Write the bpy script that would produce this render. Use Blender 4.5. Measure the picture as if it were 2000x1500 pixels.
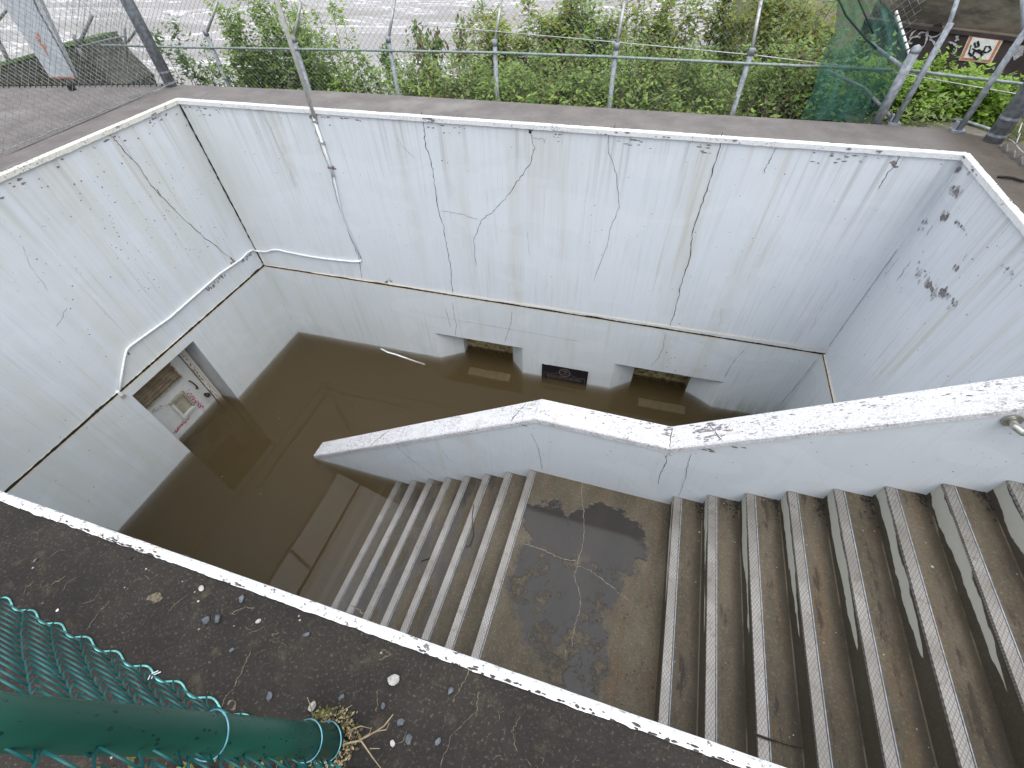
import bpy, bmesh, math, random
from mathutils import Vector, Matrix, noise
random.seed(7)
for o in list(bpy.data.objects): bpy.data.objects.remove(o)
sc = bpy.context.scene
C = sc.collection
S = 1.75                      # camera height above the deck in metres; shapes below are written in this unit

# ------------------------------------------------------------------ camera
F = 865.0
up = Vector((-31, 755, F)).normalized()
vx = Vector((3900, -810, F)); vx = (vx - up * vx.dot(up)).normalized()
vy = up.cross(vx)
R = Matrix((vx, vy, up))
cam = bpy.data.cameras.new('camera'); camo = bpy.data.objects.new('camera', cam); C.objects.link(camo)
cam.sensor_fit = 'HORIZONTAL'; cam.sensor_width = 36; cam.lens = 36 * F / 2000
cam.clip_start = 0.02; cam.clip_end = 2000
camo.matrix_world = Matrix.Translation((0, 0, S)) @ R.to_4x4()
sc.camera = camo
# ------------------------------------------------------------------ sky and sun (overcast)
w = bpy.data.worlds.new('World'); sc.world = w; w.use_nodes = True
nt = w.node_tree; nt.nodes.clear()
wo = nt.nodes.new('ShaderNodeOutputWorld'); bg = nt.nodes.new('ShaderNodeBackground')
sky = nt.nodes.new('ShaderNodeTexSky'); sky.sky_type = 'NISHITA'; sky.sun_disc = False
sky.sun_elevation = math.radians(58); sky.sun_rotation = math.radians(140)
sky.air_density = 1.0; sky.dust_density = 6.0; sky.ozone_density = 1.0
hs = nt.nodes.new('ShaderNodeHueSaturation'); hs.inputs['Saturation'].default_value = 0.32
nt.links.new(sky.outputs[0], hs.inputs['Color'])
cl = nt.nodes.new('ShaderNodeMix'); cl.data_type = 'RGBA'; cl.inputs[0].default_value = .8; cl.inputs[7].default_value = (7.0, 7.25, 7.6, 1)
tc = nt.nodes.new('ShaderNodeTexCoord'); sx = nt.nodes.new('ShaderNodeSeparateXYZ'); mr = nt.nodes.new('ShaderNodeMapRange')
mr.inputs[1].default_value = 0; mr.inputs[2].default_value = 1; mr.inputs[3].default_value = .25; mr.inputs[4].default_value = 2.9
mu = nt.nodes.new('ShaderNodeVectorMath'); mu.operation = 'SCALE'
nt.links.new(hs.outputs[0], cl.inputs[6]); nt.links.new(tc.outputs['Generated'], sx.inputs[0]); nt.links.new(sx.outputs[2], mr.inputs[0])
nt.links.new(cl.outputs[2], mu.inputs[0]); nt.links.new(mr.outputs[0], mu.inputs['Scale']); nt.links.new(mu.outputs[0], bg.inputs['Color'])
bg.inputs['Strength'].default_value = 0.13
nt.links.new(bg.outputs[0], wo.inputs['Surface'])
sun = bpy.data.lights.new('sun', 'SUN'); sun.energy = 0.5; sun.angle = math.radians(40); sun.color = (1, .97, .93)
suno = bpy.data.objects.new('sun', sun); C.objects.link(suno)
el, az = math.radians(58), math.radians(140)
sd = Vector((math.sin(az) * math.cos(el), math.cos(az) * math.cos(el), math.sin(el)))
suno.rotation_euler = sd.to_track_quat('Z', 'Y').to_euler()
sc.view_settings.view_transform = 'Standard'; sc.view_settings.look = 'None'
sc.view_settings.gamma = 1; sc.view_settings.use_curve_mapping = False
sc.view_settings.exposure = 0.06
sc.cycles.use_denoising = True
sc.cycles.max_bounces = 8; sc.cycles.volume_bounces = 1; sc.cycles.transparent_max_bounces = 24
sc.cycles.caustics_reflective = False; sc.cycles.caustics_refractive = False

# ------------------------------------------------------------------ surveying helpers (from a sighted point to a point on a real plane)
O = Vector((0, 0, 1))
def ray(p): return R @ Vector((p[0] - 1000, -(p[1] - 750), -F))
def at_z(p, z=0.0):
    d = ray(p); return O + d * ((z - 1) / d.z)
def at_pl(p, P0, n):
    d = ray(p); return O + d * ((Vector(P0) - O).dot(n) / d.dot(n))
def at_y(p, y): return at_pl(p, (0, y, 0), Vector((0, 1, 0)))
def at_x(p, x): return at_pl(p, (x, 0, 0), Vector((1, 0, 0)))

# ------------------------------------------------------------------ node helpers
class NT:
    def __init__(s, name):
        s.m = bpy.data.materials.new(name); s.m.use_nodes = True; s.t = s.m.node_tree; s.t.nodes.clear()
        s.out = s.t.nodes.new('ShaderNodeOutputMaterial'); s.geo = s.t.nodes.new('ShaderNodeNewGeometry')
    def n(s, ty, **k):
        nd = s.t.nodes.new(ty)
        for a, b in k.items(): setattr(nd, a, b)
        return nd
    def L(s, a, b): s.t.links.new(a, b)
    def put(s, inp, v):
        if isinstance(v, bpy.types.NodeSocket): s.L(v, inp)
        else:
            if isinstance(v, (tuple, list)) and len(v) == 3 and len(inp.default_value) == 4: v = (*v, 1)
            inp.default_value = v
    def pos(s, sc_=(1, 1, 1), rot=(0, 0, 0), loc=(0, 0, 0)):
        mp = s.n('ShaderNodeMapping'); s.L(s.geo.outputs['Position'], mp.inputs['Vector'])
        mp.inputs['Scale'].default_value = sc_; mp.inputs['Rotation'].default_value = rot; mp.inputs['Location'].default_value = loc
        return mp.outputs[0]
    def noise(s, vec, scale=1, detail=4, rough=.55, dist=0):
        nd = s.n('ShaderNodeTexNoise'); s.L(vec, nd.inputs['Vector'])
        nd.inputs['Scale'].default_value = scale; nd.inputs['Detail'].default_value = detail
        nd.inputs['Roughness'].default_value = rough; nd.inputs['Distortion'].default_value = dist
        return nd.outputs['Fac']
    def vor(s, vec, scale=1, feature='F1', out='Distance'):
        nd = s.n('ShaderNodeTexVoronoi', feature=feature); s.L(vec, nd.inputs['Vector']); nd.inputs['Scale'].default_value = scale
        return nd.outputs[out]
    def ramp(s, v, a, b, x=0.0, y=1.0):
        nd = s.n('ShaderNodeMapRange'); s.put(nd.inputs[0], v)
        for i, q in zip((1, 2, 3, 4), (a, b, x, y)): nd.inputs[i].default_value = q
        nd.interpolation_type = 'SMOOTHSTEP'
        return nd.outputs[0]
    def math(s, op, a, b=0.0):
        nd = s.n('ShaderNodeMath', operation=op); s.put(nd.inputs[0], a); s.put(nd.inputs[1], b); return nd.outputs[0]
    def mix(s, f, a, b, mode='MIX'):
        nd = s.n('ShaderNodeMix', data_type='RGBA', blend_type=mode)
        s.put(nd.inputs[0], f); s.put(nd.inputs[6], a); s.put(nd.inputs[7], b); return nd.outputs[2]
    def xyz(s):
        nd = s.n('ShaderNodeSeparateXYZ'); s.L(s.geo.outputs['Position'], nd.inputs[0]); return nd.outputs
    def bsdf(s, col, rough=.7, metal=0.0, bump=None, bstr=.3, bdist=.01, spec=.5):
        b = s.n('ShaderNodeBsdfPrincipled'); s.put(b.inputs['Base Color'], col); s.put(b.inputs['Roughness'], rough)
        s.put(b.inputs['Metallic'], metal); s.put(b.inputs['Specular IOR Level'], spec)
        if bump is not None:
            bn = s.n('ShaderNodeBump'); s.put(bn.inputs['Height'], bump); bn.inputs['Strength'].default_value = bstr; bn.inputs['Distance'].default_value = bdist
            s.L(bn.outputs[0], b.inputs['Normal'])
        s.L(b.outputs[0], s.out.inputs['Surface']); s.b = b
        return s.m

def flat(name, col, rough=.6, metal=0.0, var=.25, scale=30, spec=.5):
    t = NT(name); nz = t.noise(t.pos(), scale, 4)
    c = t.mix(t.ramp(nz, .3, .7), tuple(x * (1 - var) for x in col), tuple(min(1, x * (1 + var)) for x in col))
    return t.bsdf(c, rough, metal, spec=spec)

def painted_wall(name, base=(.66, .70, .75), axis='x', dirt=1.0):
    t = NT(name)
    fine = t.noise(t.pos((9, 9, .35)), 3.2, 5, .6)
    mid = t.noise(t.pos((1.6, 1.6, .22)), 1.4, 4, .6)
    big = t.noise(t.pos((1, 1, .5)), .8, 3)
    um = t.ramp(t.noise(t.pos((1.1, 1.1, .12), loc=(6, 1, 0)), .9, 3), .38, .62, .12, 1.0)
    c = t.mix(t.math('MULTIPLY', t.ramp(fine, .42, .78, 0, .42 * dirt), um), base, (base[0] * .70, base[1] * .69, base[2] * .64))
    c = t.mix(t.ramp(mid, .50, .80, 0, .60 * dirt), c, (.50, .50, .43))
    wash = t.noise(t.pos((.9, .9, 1.6), loc=(4, 8, 3)), 1.0, 2, .4, 1.5)
    c = t.mix(t.ramp(wash, .54, .56, 0, .16), c, (.78, .80, .85))
    c = t.mix(t.ramp(big, .45, .75, 0, .18), c, (.74, .76, .80))
    rust = t.noise(t.pos((5, 5, .16), loc=(3, 7, 1)), 1.6, 4, .6)
    c = t.mix(t.ramp(rust, .60, .74, 0, .42 * dirt), c, (.48, .43, .31))
    c = t.mix(t.math('MULTIPLY', t.ramp(t.xyz()[0], -5.0, -6.0, 0, .45), t.ramp(t.noise(t.pos((1, 3, .3)), 1.0, 3), .35, .65)), c, (.57, .58, .51))
    hair = t.noise(t.pos((26, 26, .5), loc=(2, 2, 2)), 2.0, 3, .6); c = t.mix(t.ramp(hair, .60, .72, 0, .35 * dirt), c, (.42, .40, .35))
    z = t.xyz()[2]
    # drips that start at the coping
    dn = t.noise(t.pos((7, 7, .10), loc=(1, 3, 0)), 2.0, 4, .65); dl = t.noise(t.pos((1.2, 1.2, 0), loc=(2, 2, 0)), 1.5, 2)
    dr = t.math('MULTIPLY', t.ramp(dn, .50, .68), t.ramp(t.math('ADD', z, t.math('MULTIPLY', dl, 1.3)), -.45, .75))
    c = t.mix(t.math('MULTIPLY', dr, .50 * dirt), c, (.36, .345, .33))
    # pocks
    v = t.vor(t.pos(), 7.5); pr = t.noise(t.pos(), 2.3, 2)
    pk = t.math('MULTIPLY', t.ramp(v, .035, .055, 1, 0), t.ramp(pr, .50, .56))
    c = t.mix(pk, c, (.10, .09, .085))
    v2 = t.vor(t.pos(loc=(1, 2, 3)), 19.0); pk2 = t.math('MULTIPLY', t.ramp(v2, .05, .09, .8, 0), t.ramp(t.noise(t.pos(loc=(5, 5, 5)), 1.7, 2), .52, .62))
    c = t.mix(pk2, c, (.22, .20, .18))
    # damp grime towards the flood line
    dm = t.math('MULTIPLY', t.math('MULTIPLY', t.ramp(t.xyz()[0], 1.2, 2.2, .12, 1.0), t.ramp(z, -3.45, -3.95, 0, 1)), t.ramp(t.noise(t.pos((4, 4, .8)), 2.0, 4), .35, .7))
    c = t.mix(t.math('MULTIPLY', dm, .55), c, (.27, .27, .19))
    bmp = t.math('ADD', t.noise(t.pos(), 14, 5), t.math('MULTIPLY', t.noise(t.pos(), 2, 3), 3.0))
    return t.bsdf(c, .62, bump=bmp, bstr=.22, bdist=.008)

def rim_paint(name, worn=.5, base=(.83, .84, .85)):
    t = NT(name)
    a = t.noise(t.pos(), 46, 6, .74); b = t.noise(t.pos(), 2.2, 3)
    m = t.math('MULTIPLY', t.ramp(a, .55, .61), t.ramp(b, .62 - .28 * worn, .78 - .22 * worn))
    c = t.mix(t.ramp(t.noise(t.pos(), 40, 3), .3, .7), base, tuple(q * .86 for q in base))
    c = t.mix(t.ramp(t.noise(t.pos(loc=(2, 0, 5)), 3, 4), .60, .72, 0, .5), c, (.66, .60, .47))
    c = t.mix(m, c, (.16, .13, .13))
    return t.bsdf(c, .55, bump=t.math('SUBTRACT', 1.0, m), bstr=.5, bdist=.004)

def cap_paint():
    t = NT('weathered_cap_paint')
    a = t.noise(t.pos((1, 1.3, 1)), 34, 6, .75); b = t.noise(t.pos(), 2.4, 3)
    m = t.math('MULTIPLY', t.ramp(a, .52, .60), t.ramp(b, .38, .58))
    n2 = t.noise(t.pos((4, 4, 4)), 20, 4, .7)
    c = t.mix(t.ramp(n2, .35, .7), (.76, .76, .78), (.42, .42, .44))
    c = t.mix(t.ramp(t.noise(t.pos(loc=(9, 1, 5)), 2, 4), .56, .72, 0, .4), c, (.66, .60, .50))
    c = t.mix(t.ramp(t.noise(t.pos((1, 4, 1), loc=(1, 7, 2)), 5, 5, .7), .50, .68, 0, .55), c, (.46, .44, .42))
    c = t.mix(t.math('MULTIPLY', m, .8), c, (.20, .16, .155))
    return t.bsdf(c, .6, bump=t.math('SUBTRACT', n2, m), bstr=.4, bdist=.004)

def deck_mat():
    t = NT('deck_concrete')
    x, y, z = t.xyz()
    g = t.noise(t.pos(), 90, 5, .75); m1 = t.noise(t.pos(), 3.0, 6, .65); m2 = t.noise(t.pos(loc=(4, 4, 4)), 12, 5, .7)
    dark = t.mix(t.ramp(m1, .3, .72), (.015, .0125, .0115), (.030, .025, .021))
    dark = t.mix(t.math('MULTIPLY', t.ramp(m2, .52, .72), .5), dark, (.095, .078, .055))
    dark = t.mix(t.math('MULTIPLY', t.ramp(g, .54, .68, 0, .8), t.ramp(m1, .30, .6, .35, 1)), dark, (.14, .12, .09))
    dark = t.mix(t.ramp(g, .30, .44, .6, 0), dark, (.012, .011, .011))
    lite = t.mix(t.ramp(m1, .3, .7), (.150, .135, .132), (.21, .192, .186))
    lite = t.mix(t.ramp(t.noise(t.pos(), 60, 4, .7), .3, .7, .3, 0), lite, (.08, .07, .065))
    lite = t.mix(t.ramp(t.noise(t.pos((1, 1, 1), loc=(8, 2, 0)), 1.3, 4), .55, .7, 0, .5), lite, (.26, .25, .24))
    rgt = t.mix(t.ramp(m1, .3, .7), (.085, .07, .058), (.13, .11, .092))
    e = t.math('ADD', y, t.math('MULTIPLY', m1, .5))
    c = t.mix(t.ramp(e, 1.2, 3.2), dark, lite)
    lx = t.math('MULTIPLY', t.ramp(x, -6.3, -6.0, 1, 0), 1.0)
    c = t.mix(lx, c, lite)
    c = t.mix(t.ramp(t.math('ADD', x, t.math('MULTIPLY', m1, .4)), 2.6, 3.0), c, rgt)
    v = t.vor(t.pos(), 16); sp = t.math('MULTIPLY', t.ramp(v, .04, .07, 1, 0), t.ramp(t.noise(t.pos(), 4, 2), .5, .56))
    c = t.mix(sp, c, (.42, .40, .36))
    return t.bsdf(c, t.ramp(m2, .3, .7, .6, .85), bump=t.math('ADD', g, t.math('MULTIPLY', m2, 1.5)), bstr=.7, bdist=.006, spec=.3)

def stair_mat():
    t = NT('wet_stair_concrete')
    x, y, z = t.xyz(); nrm = t.n('ShaderNodeSeparateXYZ'); t.L(t.geo.outputs['Normal'], nrm.inputs[0])
    g = t.noise(t.pos(), 110, 4, .75); m1 = t.noise(t.pos((1.6, .7, 1)), 2.2, 5, .6); m2 = t.noise(t.pos((1, .6, 1), loc=(3, 1, 2)), 7, 5, .65)
    c = t.mix(t.ramp(m1, .32, .7), (.078, .063, .042), (.128, .104, .072))
    c = t.mix(t.ramp(t.noise(t.pos((1.5, .4, 1), loc=(7, 7, 7)), 3, 5, .6), .52, .70, 0, .55), c, (.070, .055, .041))
    c = t.mix(t.ramp(t.noise(t.pos((3, .5, 1), loc=(1, 9, 7)), 2, 4, .6), .56, .68, 0, .55), c, (.135, .085, .045))
    g2 = t.noise(t.pos(loc=(3, 3, 3)), 55, 5, .8)
    c = t.mix(t.ramp(g2, .52, .70, 0, .65), c, (.23, .195, .145))
    c = t.mix(t.ramp(g2, .30, .47, .6, 0), c, (.035, .028, .020))
    # flaking grey render on the risers
    ph = t.math('FRACT', t.math('DIVIDE', t.math('SUBTRACT', z, -1.545 * S), .1088 * S))
    pn = t.noise(t.pos((1, .9, 2.5)), 1.9, 4, .6)
    wv = t.math('SUBTRACT', t.math('ADD', t.ramp(y, .6, 2.3, -.12, .36), t.math('MULTIPLY', t.math('SUBTRACT', pn, .5), .9)), t.ramp(x, 1.1, 1.8, .12, .02))
    pm = t.math('MULTIPLY', t.ramp(nrm.outputs[0], -.9, -.5, 1, 0), t.ramp(t.math('SUBTRACT', wv, t.math('ABSOLUTE', t.math('SUBTRACT', ph, .56))), 0, .035))
    uu = t.math('FRACT', t.math('DIVIDE', t.math('SUBTRACT', x, .504 * S), .1622 * S))
    flt = t.math('MULTIPLY', t.ramp(nrm.outputs[2], .5, .8), t.ramp(x, .88, .89))
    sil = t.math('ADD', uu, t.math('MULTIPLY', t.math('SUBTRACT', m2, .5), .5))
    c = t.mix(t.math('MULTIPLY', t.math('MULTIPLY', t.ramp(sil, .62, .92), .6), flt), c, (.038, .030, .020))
    c = t.mix(t.math('MULTIPLY', t.math('MULTIPLY', t.math('MULTIPLY', t.ramp(uu, .95, .965), t.ramp(uu, .985, 1.0, 1, 0)), t.ramp(m1, .42, .55)), flt), c, (.17, .14, .095))
    blk = t.math('MULTIPLY', t.math('MULTIPLY', t.ramp(t.noise(t.pos((3, .8, 1), loc=(4, 0, 0)), 3.2, 5, .7), .54, .62), flt), t.math('MULTIPLY', t.ramp(uu, .30, .42), t.ramp(uu, .55, .75, 1, 0)))
    c = t.mix(t.math('MULTIPLY', blk, .8), c, (.035, .026, .022))
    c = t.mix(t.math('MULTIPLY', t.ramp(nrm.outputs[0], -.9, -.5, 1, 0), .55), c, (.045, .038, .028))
    c = t.mix(pm, c, (.50, .49, .43))
    # standing water on the landing: a shaped film darkens the concrete and makes it glossy
    wx = t.math('ADD', x, t.math('MULTIPLY', t.math('SUBTRACT', t.noise(t.pos(), 3.2, 5, .65), .5), .55))
    wy = t.math('ADD', y, t.math('MULTIPLY', t.math('SUBTRACT', t.noise(t.pos(loc=(5, 3, 1)), 3.2, 5, .65), .5), .55))
    def ell(cx, cy, rx, ry):
        a = t.math('DIVIDE', t.math('SUBTRACT', wx, cx), rx); b = t.math('DIVIDE', t.math('SUBTRACT', wy, cy), ry)
        return t.math('ADD', t.math('MULTIPLY', a, a), t.math('MULTIPLY', b, b))
    d = t.math('MINIMUM', ell(-.33, 1.95, .27, .26), ell(.28, 1.92, .43, .36)); d = t.math('MINIMUM', d, ell(-.02, 1.35, .52, .55)); d = t.math('MINIMUM', d, ell(.22, .85, .33, .38))
    on = t.math('MULTIPLY', t.ramp(z, -2.76, -2.74), t.math('MULTIPLY', t.ramp(z, -2.66, -2.64, 1, 0), t.ramp(nrm.outputs[2], .5, .8)))
    isl = t.ramp(t.noise(t.pos(loc=(2, 2, 9)), 4.5, 6, .75), .50, .62, 1, .0)
    isl2 = t.math('MAXIMUM', isl, t.ramp(y, 1.45, 1.8))
    pud = t.math('MULTIPLY', t.math('MULTIPLY', t.ramp(d, .74, 1.06, 1, 0), on), isl2)
    # films of water on the lower treads
    tr = t.math('MULTIPLY', t.ramp(t.noise(t.pos((1.2, .5, .6), loc=(0, 4, 2)), 2.4, 3), .42, .62), t.math('MULTIPLY', t.ramp(x, -.95, -1.15), t.ramp(nrm.outputs[2], .5, .8)))
    wet = t.math('MAXIMUM', pud, t.math('MULTIPLY', tr, .85))
    c = t.mix(t.math('MULTIPLY', wet, .86), c, (.026, .024, .024))
    rg = t.ramp(wet, .1, .7, .66, .10)
    bmp = t.math('MULTIPLY', t.math('ADD', g, m2), t.math('SUBTRACT', 1.0, wet))
    return t.bsdf(c, rg, bump=bmp, bstr=.8, bdist=.007, spec=.32)

def nosing_mat():
    t = NT('crosshatched_nosing_metal')
    x, y, z = t.xyz()
    a = t.math('ADD', x, t.math('MULTIPLY', y, .62)); b = t.math('SUBTRACT', x, t.math('MULTIPLY', y, .62))
    def ln(q): return t.math('ABSOLUTE', t.math('SUBTRACT', t.math('FRACT', t.math('MULTIPLY', q, 40.0)), .5))
    h = t.math('MINIMUM', ln(a), ln(b))
    gm = t.noise(t.pos(), 3.0, 4)
    c = t.mix(t.ramp(gm, .3, .7), (.22, .205, .185), (.33, .315, .295))
    c = t.mix(t.ramp(h, .06, .16, .70, 0), c, (.125, .11, .098))
    c = t.mix(t.ramp(t.noise(t.pos(), 14, 5, .7), .52, .7, 0, .6), c, (.13, .10, .075))
    return t.bsdf(c, .38, .35, bump=h, bstr=.5, bdist=.003)

M = {}
M['wall'] = painted_wall('painted_wall')
M['wall_low'] = painted_wall('painted_lower_wall', (.62, .66, .69), dirt=.8)
M['wall_par'] = painted_wall('painted_parapet', (.60, .645, .69), dirt=.55)
M['rim'] = rim_paint('chipped_rim_paint', .5); M['rimworn'] = rim_paint('worn_rim_paint', 1.0); M['cap'] = cap_paint(); M['rimcream'] = rim_paint('creamy_rim_paint', .6, (.80, .79, .72))
M['deck'] = deck_mat(); M['stair'] = stair_mat(); M['nosing'] = nosing_mat()
M['crack'] = flat('crack_and_pipe_shadow', (.085, .065, .055), .95); M['smear'] = flat('worn_grey_smear', (.42, .43, .46), .85, var=.3, scale=40); M['chip'] = flat('bare_concrete_chip', (.20, .18, .185), .95, var=.5, scale=60)
M['dirtchip'] = flat('dark_flake', (.055, .045, .045), .9, var=.4, scale=60); M['joint'] = flat('joint_tar', (.022, .018, .017), .9); M['cream'] = flat('cream_ledge_paint', (.66, .60, .50), .6, var=.12, scale=50)
M['vein'] = flat('pale_filler_vein', (.115, .095, .065), .9, var=.5, scale=80)
M['vein2'] = flat('pale_mud_vein', (.24, .20, .145), .8, var=.4, scale=60)
M['galv'] = flat('galvanised_steel', (.27, .295, .33), .6, .15, var=.3, scale=25)
M['galvl'] = flat('bright_galvanised_steel', (.42, .43, .43), .45, .4, var=.2, scale=25)
M['rail'] = flat('green_grey_rail', (.24, .29, .275), .5, .2)
M['wire'] = flat('chain_link_wire', (.22, .235, .24), .55, .35)
M['wirel'] = flat('pale_chain_link_wire', (.38, .41, .39), .5, .3)
M['conduit'] = flat('white_conduit', (.78, .80, .80), .4, 0, var=.1)
M['pole'] = flat('grey_pole', (.55, .55, .51), .55, .05, var=.15)
M['tealwire'] = flat('green_vinyl_wire', (.008, .105, .105), .35, 0, var=.3, scale=12)
M['tie'] = flat('blue_tie_wire', (.13, .36, .44), .4, .2, var=.3)
M['brightwire'] = flat('faded_green_wire', (.14, .44, .42), .45, 0, var=.35, scale=60)
M['magenta'] = flat('magenta_spray', (.42, .035, .13), .6); M['scrib'] = flat('grey_marker', (.18, .19, .21), .7)
M['white'] = flat('white_spray', (.42, .40, .44), .8, var=.3)
M['black'] = flat('black_spray', (.014, .012, .014), .8)
M['bronze'] = flat('bronze_plaque', (.016, .012, .017), .4, .3, var=.3); M['bronzel'] = flat('plaque_lettering', (.26, .22, .19), .5, .3)
M['doorpaint'] = None
def door_mat():
    t = NT('chalky_door_paint')
    c = t.mix(t.ramp(t.noise(t.pos(), 3, 5), .3, .7), (.60, .60, .57), (.68, .69, .68))
    c = t.mix(t.ramp(t.noise(t.pos(loc=(1, 1, 4)), 6, 5, .7), .58, .70, 0, .6), c, (.36, .34, .28))
    return t.bsdf(c, .6)
M['doorpaint'] = door_mat()
M['louvre'] = flat('tan_louvre', (.19, .145, .085), .6, var=.3, scale=9); M['louvredark'] = flat('louvre_gap', (.02, .014, .01), .9)
M['hatch'] = flat('tan_hatch', (.36, .33, .26), .6, var=.2, scale=12); M['jamb'] = flat('grey_door_recess', (.44, .455, .47), .7, var=.1, scale=4)
M['rust'] = flat('flaking_rust', (.22, .11, .06), .9, var=.5, scale=60); M['knob'] = flat('tarnished_brass', (.05, .03, .025), .35, .4)
M['dim'] = flat('mouldy_back_panel', (.30, .24, .125), .9, var=.6, scale=14)
M['silt'] = flat('silt_slab', (.34, .31, .22), .9, var=.2, scale=12)
M['steel'] = flat('brushed_handrail', (.55, .55, .50), .28, .8, var=.08)
M['board'] = flat('pale_board', (.56, .60, .66), .55, var=.06, scale=3); M['orange'] = flat('orange_paint', (.60, .22, .12), .7, var=.25)
M['darkwall'] = flat('dark_algae_wall', (.050, .052, .038), .9, var=.35, scale=5); M['mossw'] = flat('mossy_top', (.06, .11, .03), .95, var=.5, scale=20)
def farwall_mat():
    t = NT('stained_far_concrete')
    c = t.mix(t.ramp(t.noise(t.pos((.5, .5, 1.4)), 1.6, 6, .7), .38, .62), (.050, .044, .034), (.17, .155, .122))
    c = t.mix(t.ramp(t.noise(t.pos((.2, .2, 2.0), loc=(3, 3, 3)), 1.2, 4, .6), .5, .7, 0, .7), c, (.10, .06, .035))
    return t.bsdf(c, .85, bump=t.noise(t.pos(), 20, 4), bstr=.3)
M['far'] = farwall_mat(); M['fardark'] = flat('purple_dark_concrete', (.050, .038, .038), .85, var=.3, scale=5)
M['kerb'] = flat('kerb_concrete', (.14, .125, .10), .85, var=.25, scale=14)
M['bark'] = flat('twig_bark', (.085, .062, .045), .9, var=.35); M['barkl'] = flat('pale_twig', (.26, .21, .16), .9, var=.3)
def leaf_mat(name, a, b):
    t = NT(name); oi = t.n('ShaderNodeObjectInfo')
    f = t.noise(t.pos(), 5.0, 4, .8)
    f2 = t.noise(t.pos(), 38.0, 2, .5)
    c = t.mix(t.ramp(t.math('ADD', t.math('MULTIPLY', f, .5), t.math('MULTIPLY', f2, .5)), .36, .62), a, b)
    p = t.n('ShaderNodeBsdfPrincipled'); t.put(p.inputs['Base Color'], c); p.inputs['Roughness'].default_value = .5
    tr = t.n('ShaderNodeBsdfTranslucent'); t.put(tr.inputs['Color'], c)
    mx = t.n('ShaderNodeMixShader'); mx.inputs[0].default_value = .5; t.L(p.outputs[0], mx.inputs[1]); t.L(tr.outputs[0], mx.inputs[2])
    t.L(mx.outputs[0], t.out.inputs['Surface']); return t.m
M['lime'] = leaf_mat('lime_leaf', (.22, .36, .07), (.46, .62, .16))
M['mid'] = leaf_mat('mid_leaf', (.14, .23, .06), (.34, .46, .14))
M['deep'] = leaf_mat('deep_leaf', (.09, .16, .055), (.22, .34, .11))
M['olive'] = leaf_mat('olive_leaf', (.24, .26, .04), (.46, .46, .10))
M['bright'] = leaf_mat('bright_leaf', (.16, .30, .03), (.36, .54, .07))
M['rusty'] = leaf_mat('rusty_leaf', (.14, .09, .05), (.28, .21, .10))
M['moss'] = leaf_mat('moss_green', (.09, .11, .02), (.30, .30, .09)); M['straw'] = flat('dry_straw', (.34, .27, .17), .8, var=.3)
M['stone'] = flat('slate_chip', (.10, .115, .135), .6, var=.3, scale=40); M['stonel'] = flat('pale_gravel_stone', (.38, .37, .34), .75, var=.25, scale=50)
M['litter'] = flat('black_litter', (.02, .016, .013), .8)

def post_mat():
    t = NT('wet_green_post')
    v = t.vor(t.pos((1, 1, .55)), 62); k = t.ramp(t.noise(t.pos(loc=(1, 1, 1)), 9, 3), .46, .54)
    d = t.math('MULTIPLY', t.ramp(v, .16, .24, 1, 0), k)
    c = t.mix(t.ramp(t.noise(t.pos((1, 1, .3)), 6, 4), .3, .7), (.010, .066, .046), (.016, .10, .072))
    c = t.mix(t.math('MULTIPLY', d, .7), c, (.004, .025, .020))
    return t.bsdf(c, t.ramp(d, .2, .8, .36, .1), bump=d, bstr=.3, bdist=.003)
M['post'] = post_mat()
def net_mat():
    t = NT('green_shade_net'); 
    n_ = t.noise(t.pos((6, 1, 1), rot=(0, .3, 0)), 2.0, 4)
    d = t.n('ShaderNodeBsdfDiffuse'); t.put(d.inputs['Color'], t.mix(t.ramp(n_, .3, .7), (.025, .085, .065), (.075, .20, .165)))
    tp = t.n('ShaderNodeBsdfTransparent'); mx = t.n('ShaderNodeMixShader')
    t.put(mx.inputs[0], t.ramp(n_, .3, .7, .62, .36)); t.L(d.outputs[0], mx.inputs[1]); t.L(tp.outputs[0], mx.inputs[2])
    inv = t.math('SUBTRACT', 1.0, t.ramp(n_, .3, .7, .46, .66)); t.put(mx.inputs[0], inv)
    t.L(mx.outputs[0], t.out.inputs['Surface']); return t.m
M['net'] = net_mat(); M['netdark'] = flat('dark_green_strap', (.006, .030, .028), .7)
def soil_mat():
    t = NT('bank_soil')
    c = t.mix(t.ramp(t.noise(t.pos(), 6, 6, .7), .35, .65), (.07, .055, .035), (.20, .15, .10))
    c = t.mix(t.ramp(t.noise(t.pos(), 1.1, 5, .6), .40, .58), c, (.085, .13, .035))
    c = t.mix(t.ramp(t.vor(t.pos((1, 1, 1)), 5), .10, .22, .8, 0), c, (.17, .155, .14))
    return t.bsdf(c, .95, bump=t.noise(t.pos(), 9, 5), bstr=.8, bdist=.05)
M['soil'] = soil_mat()
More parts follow.
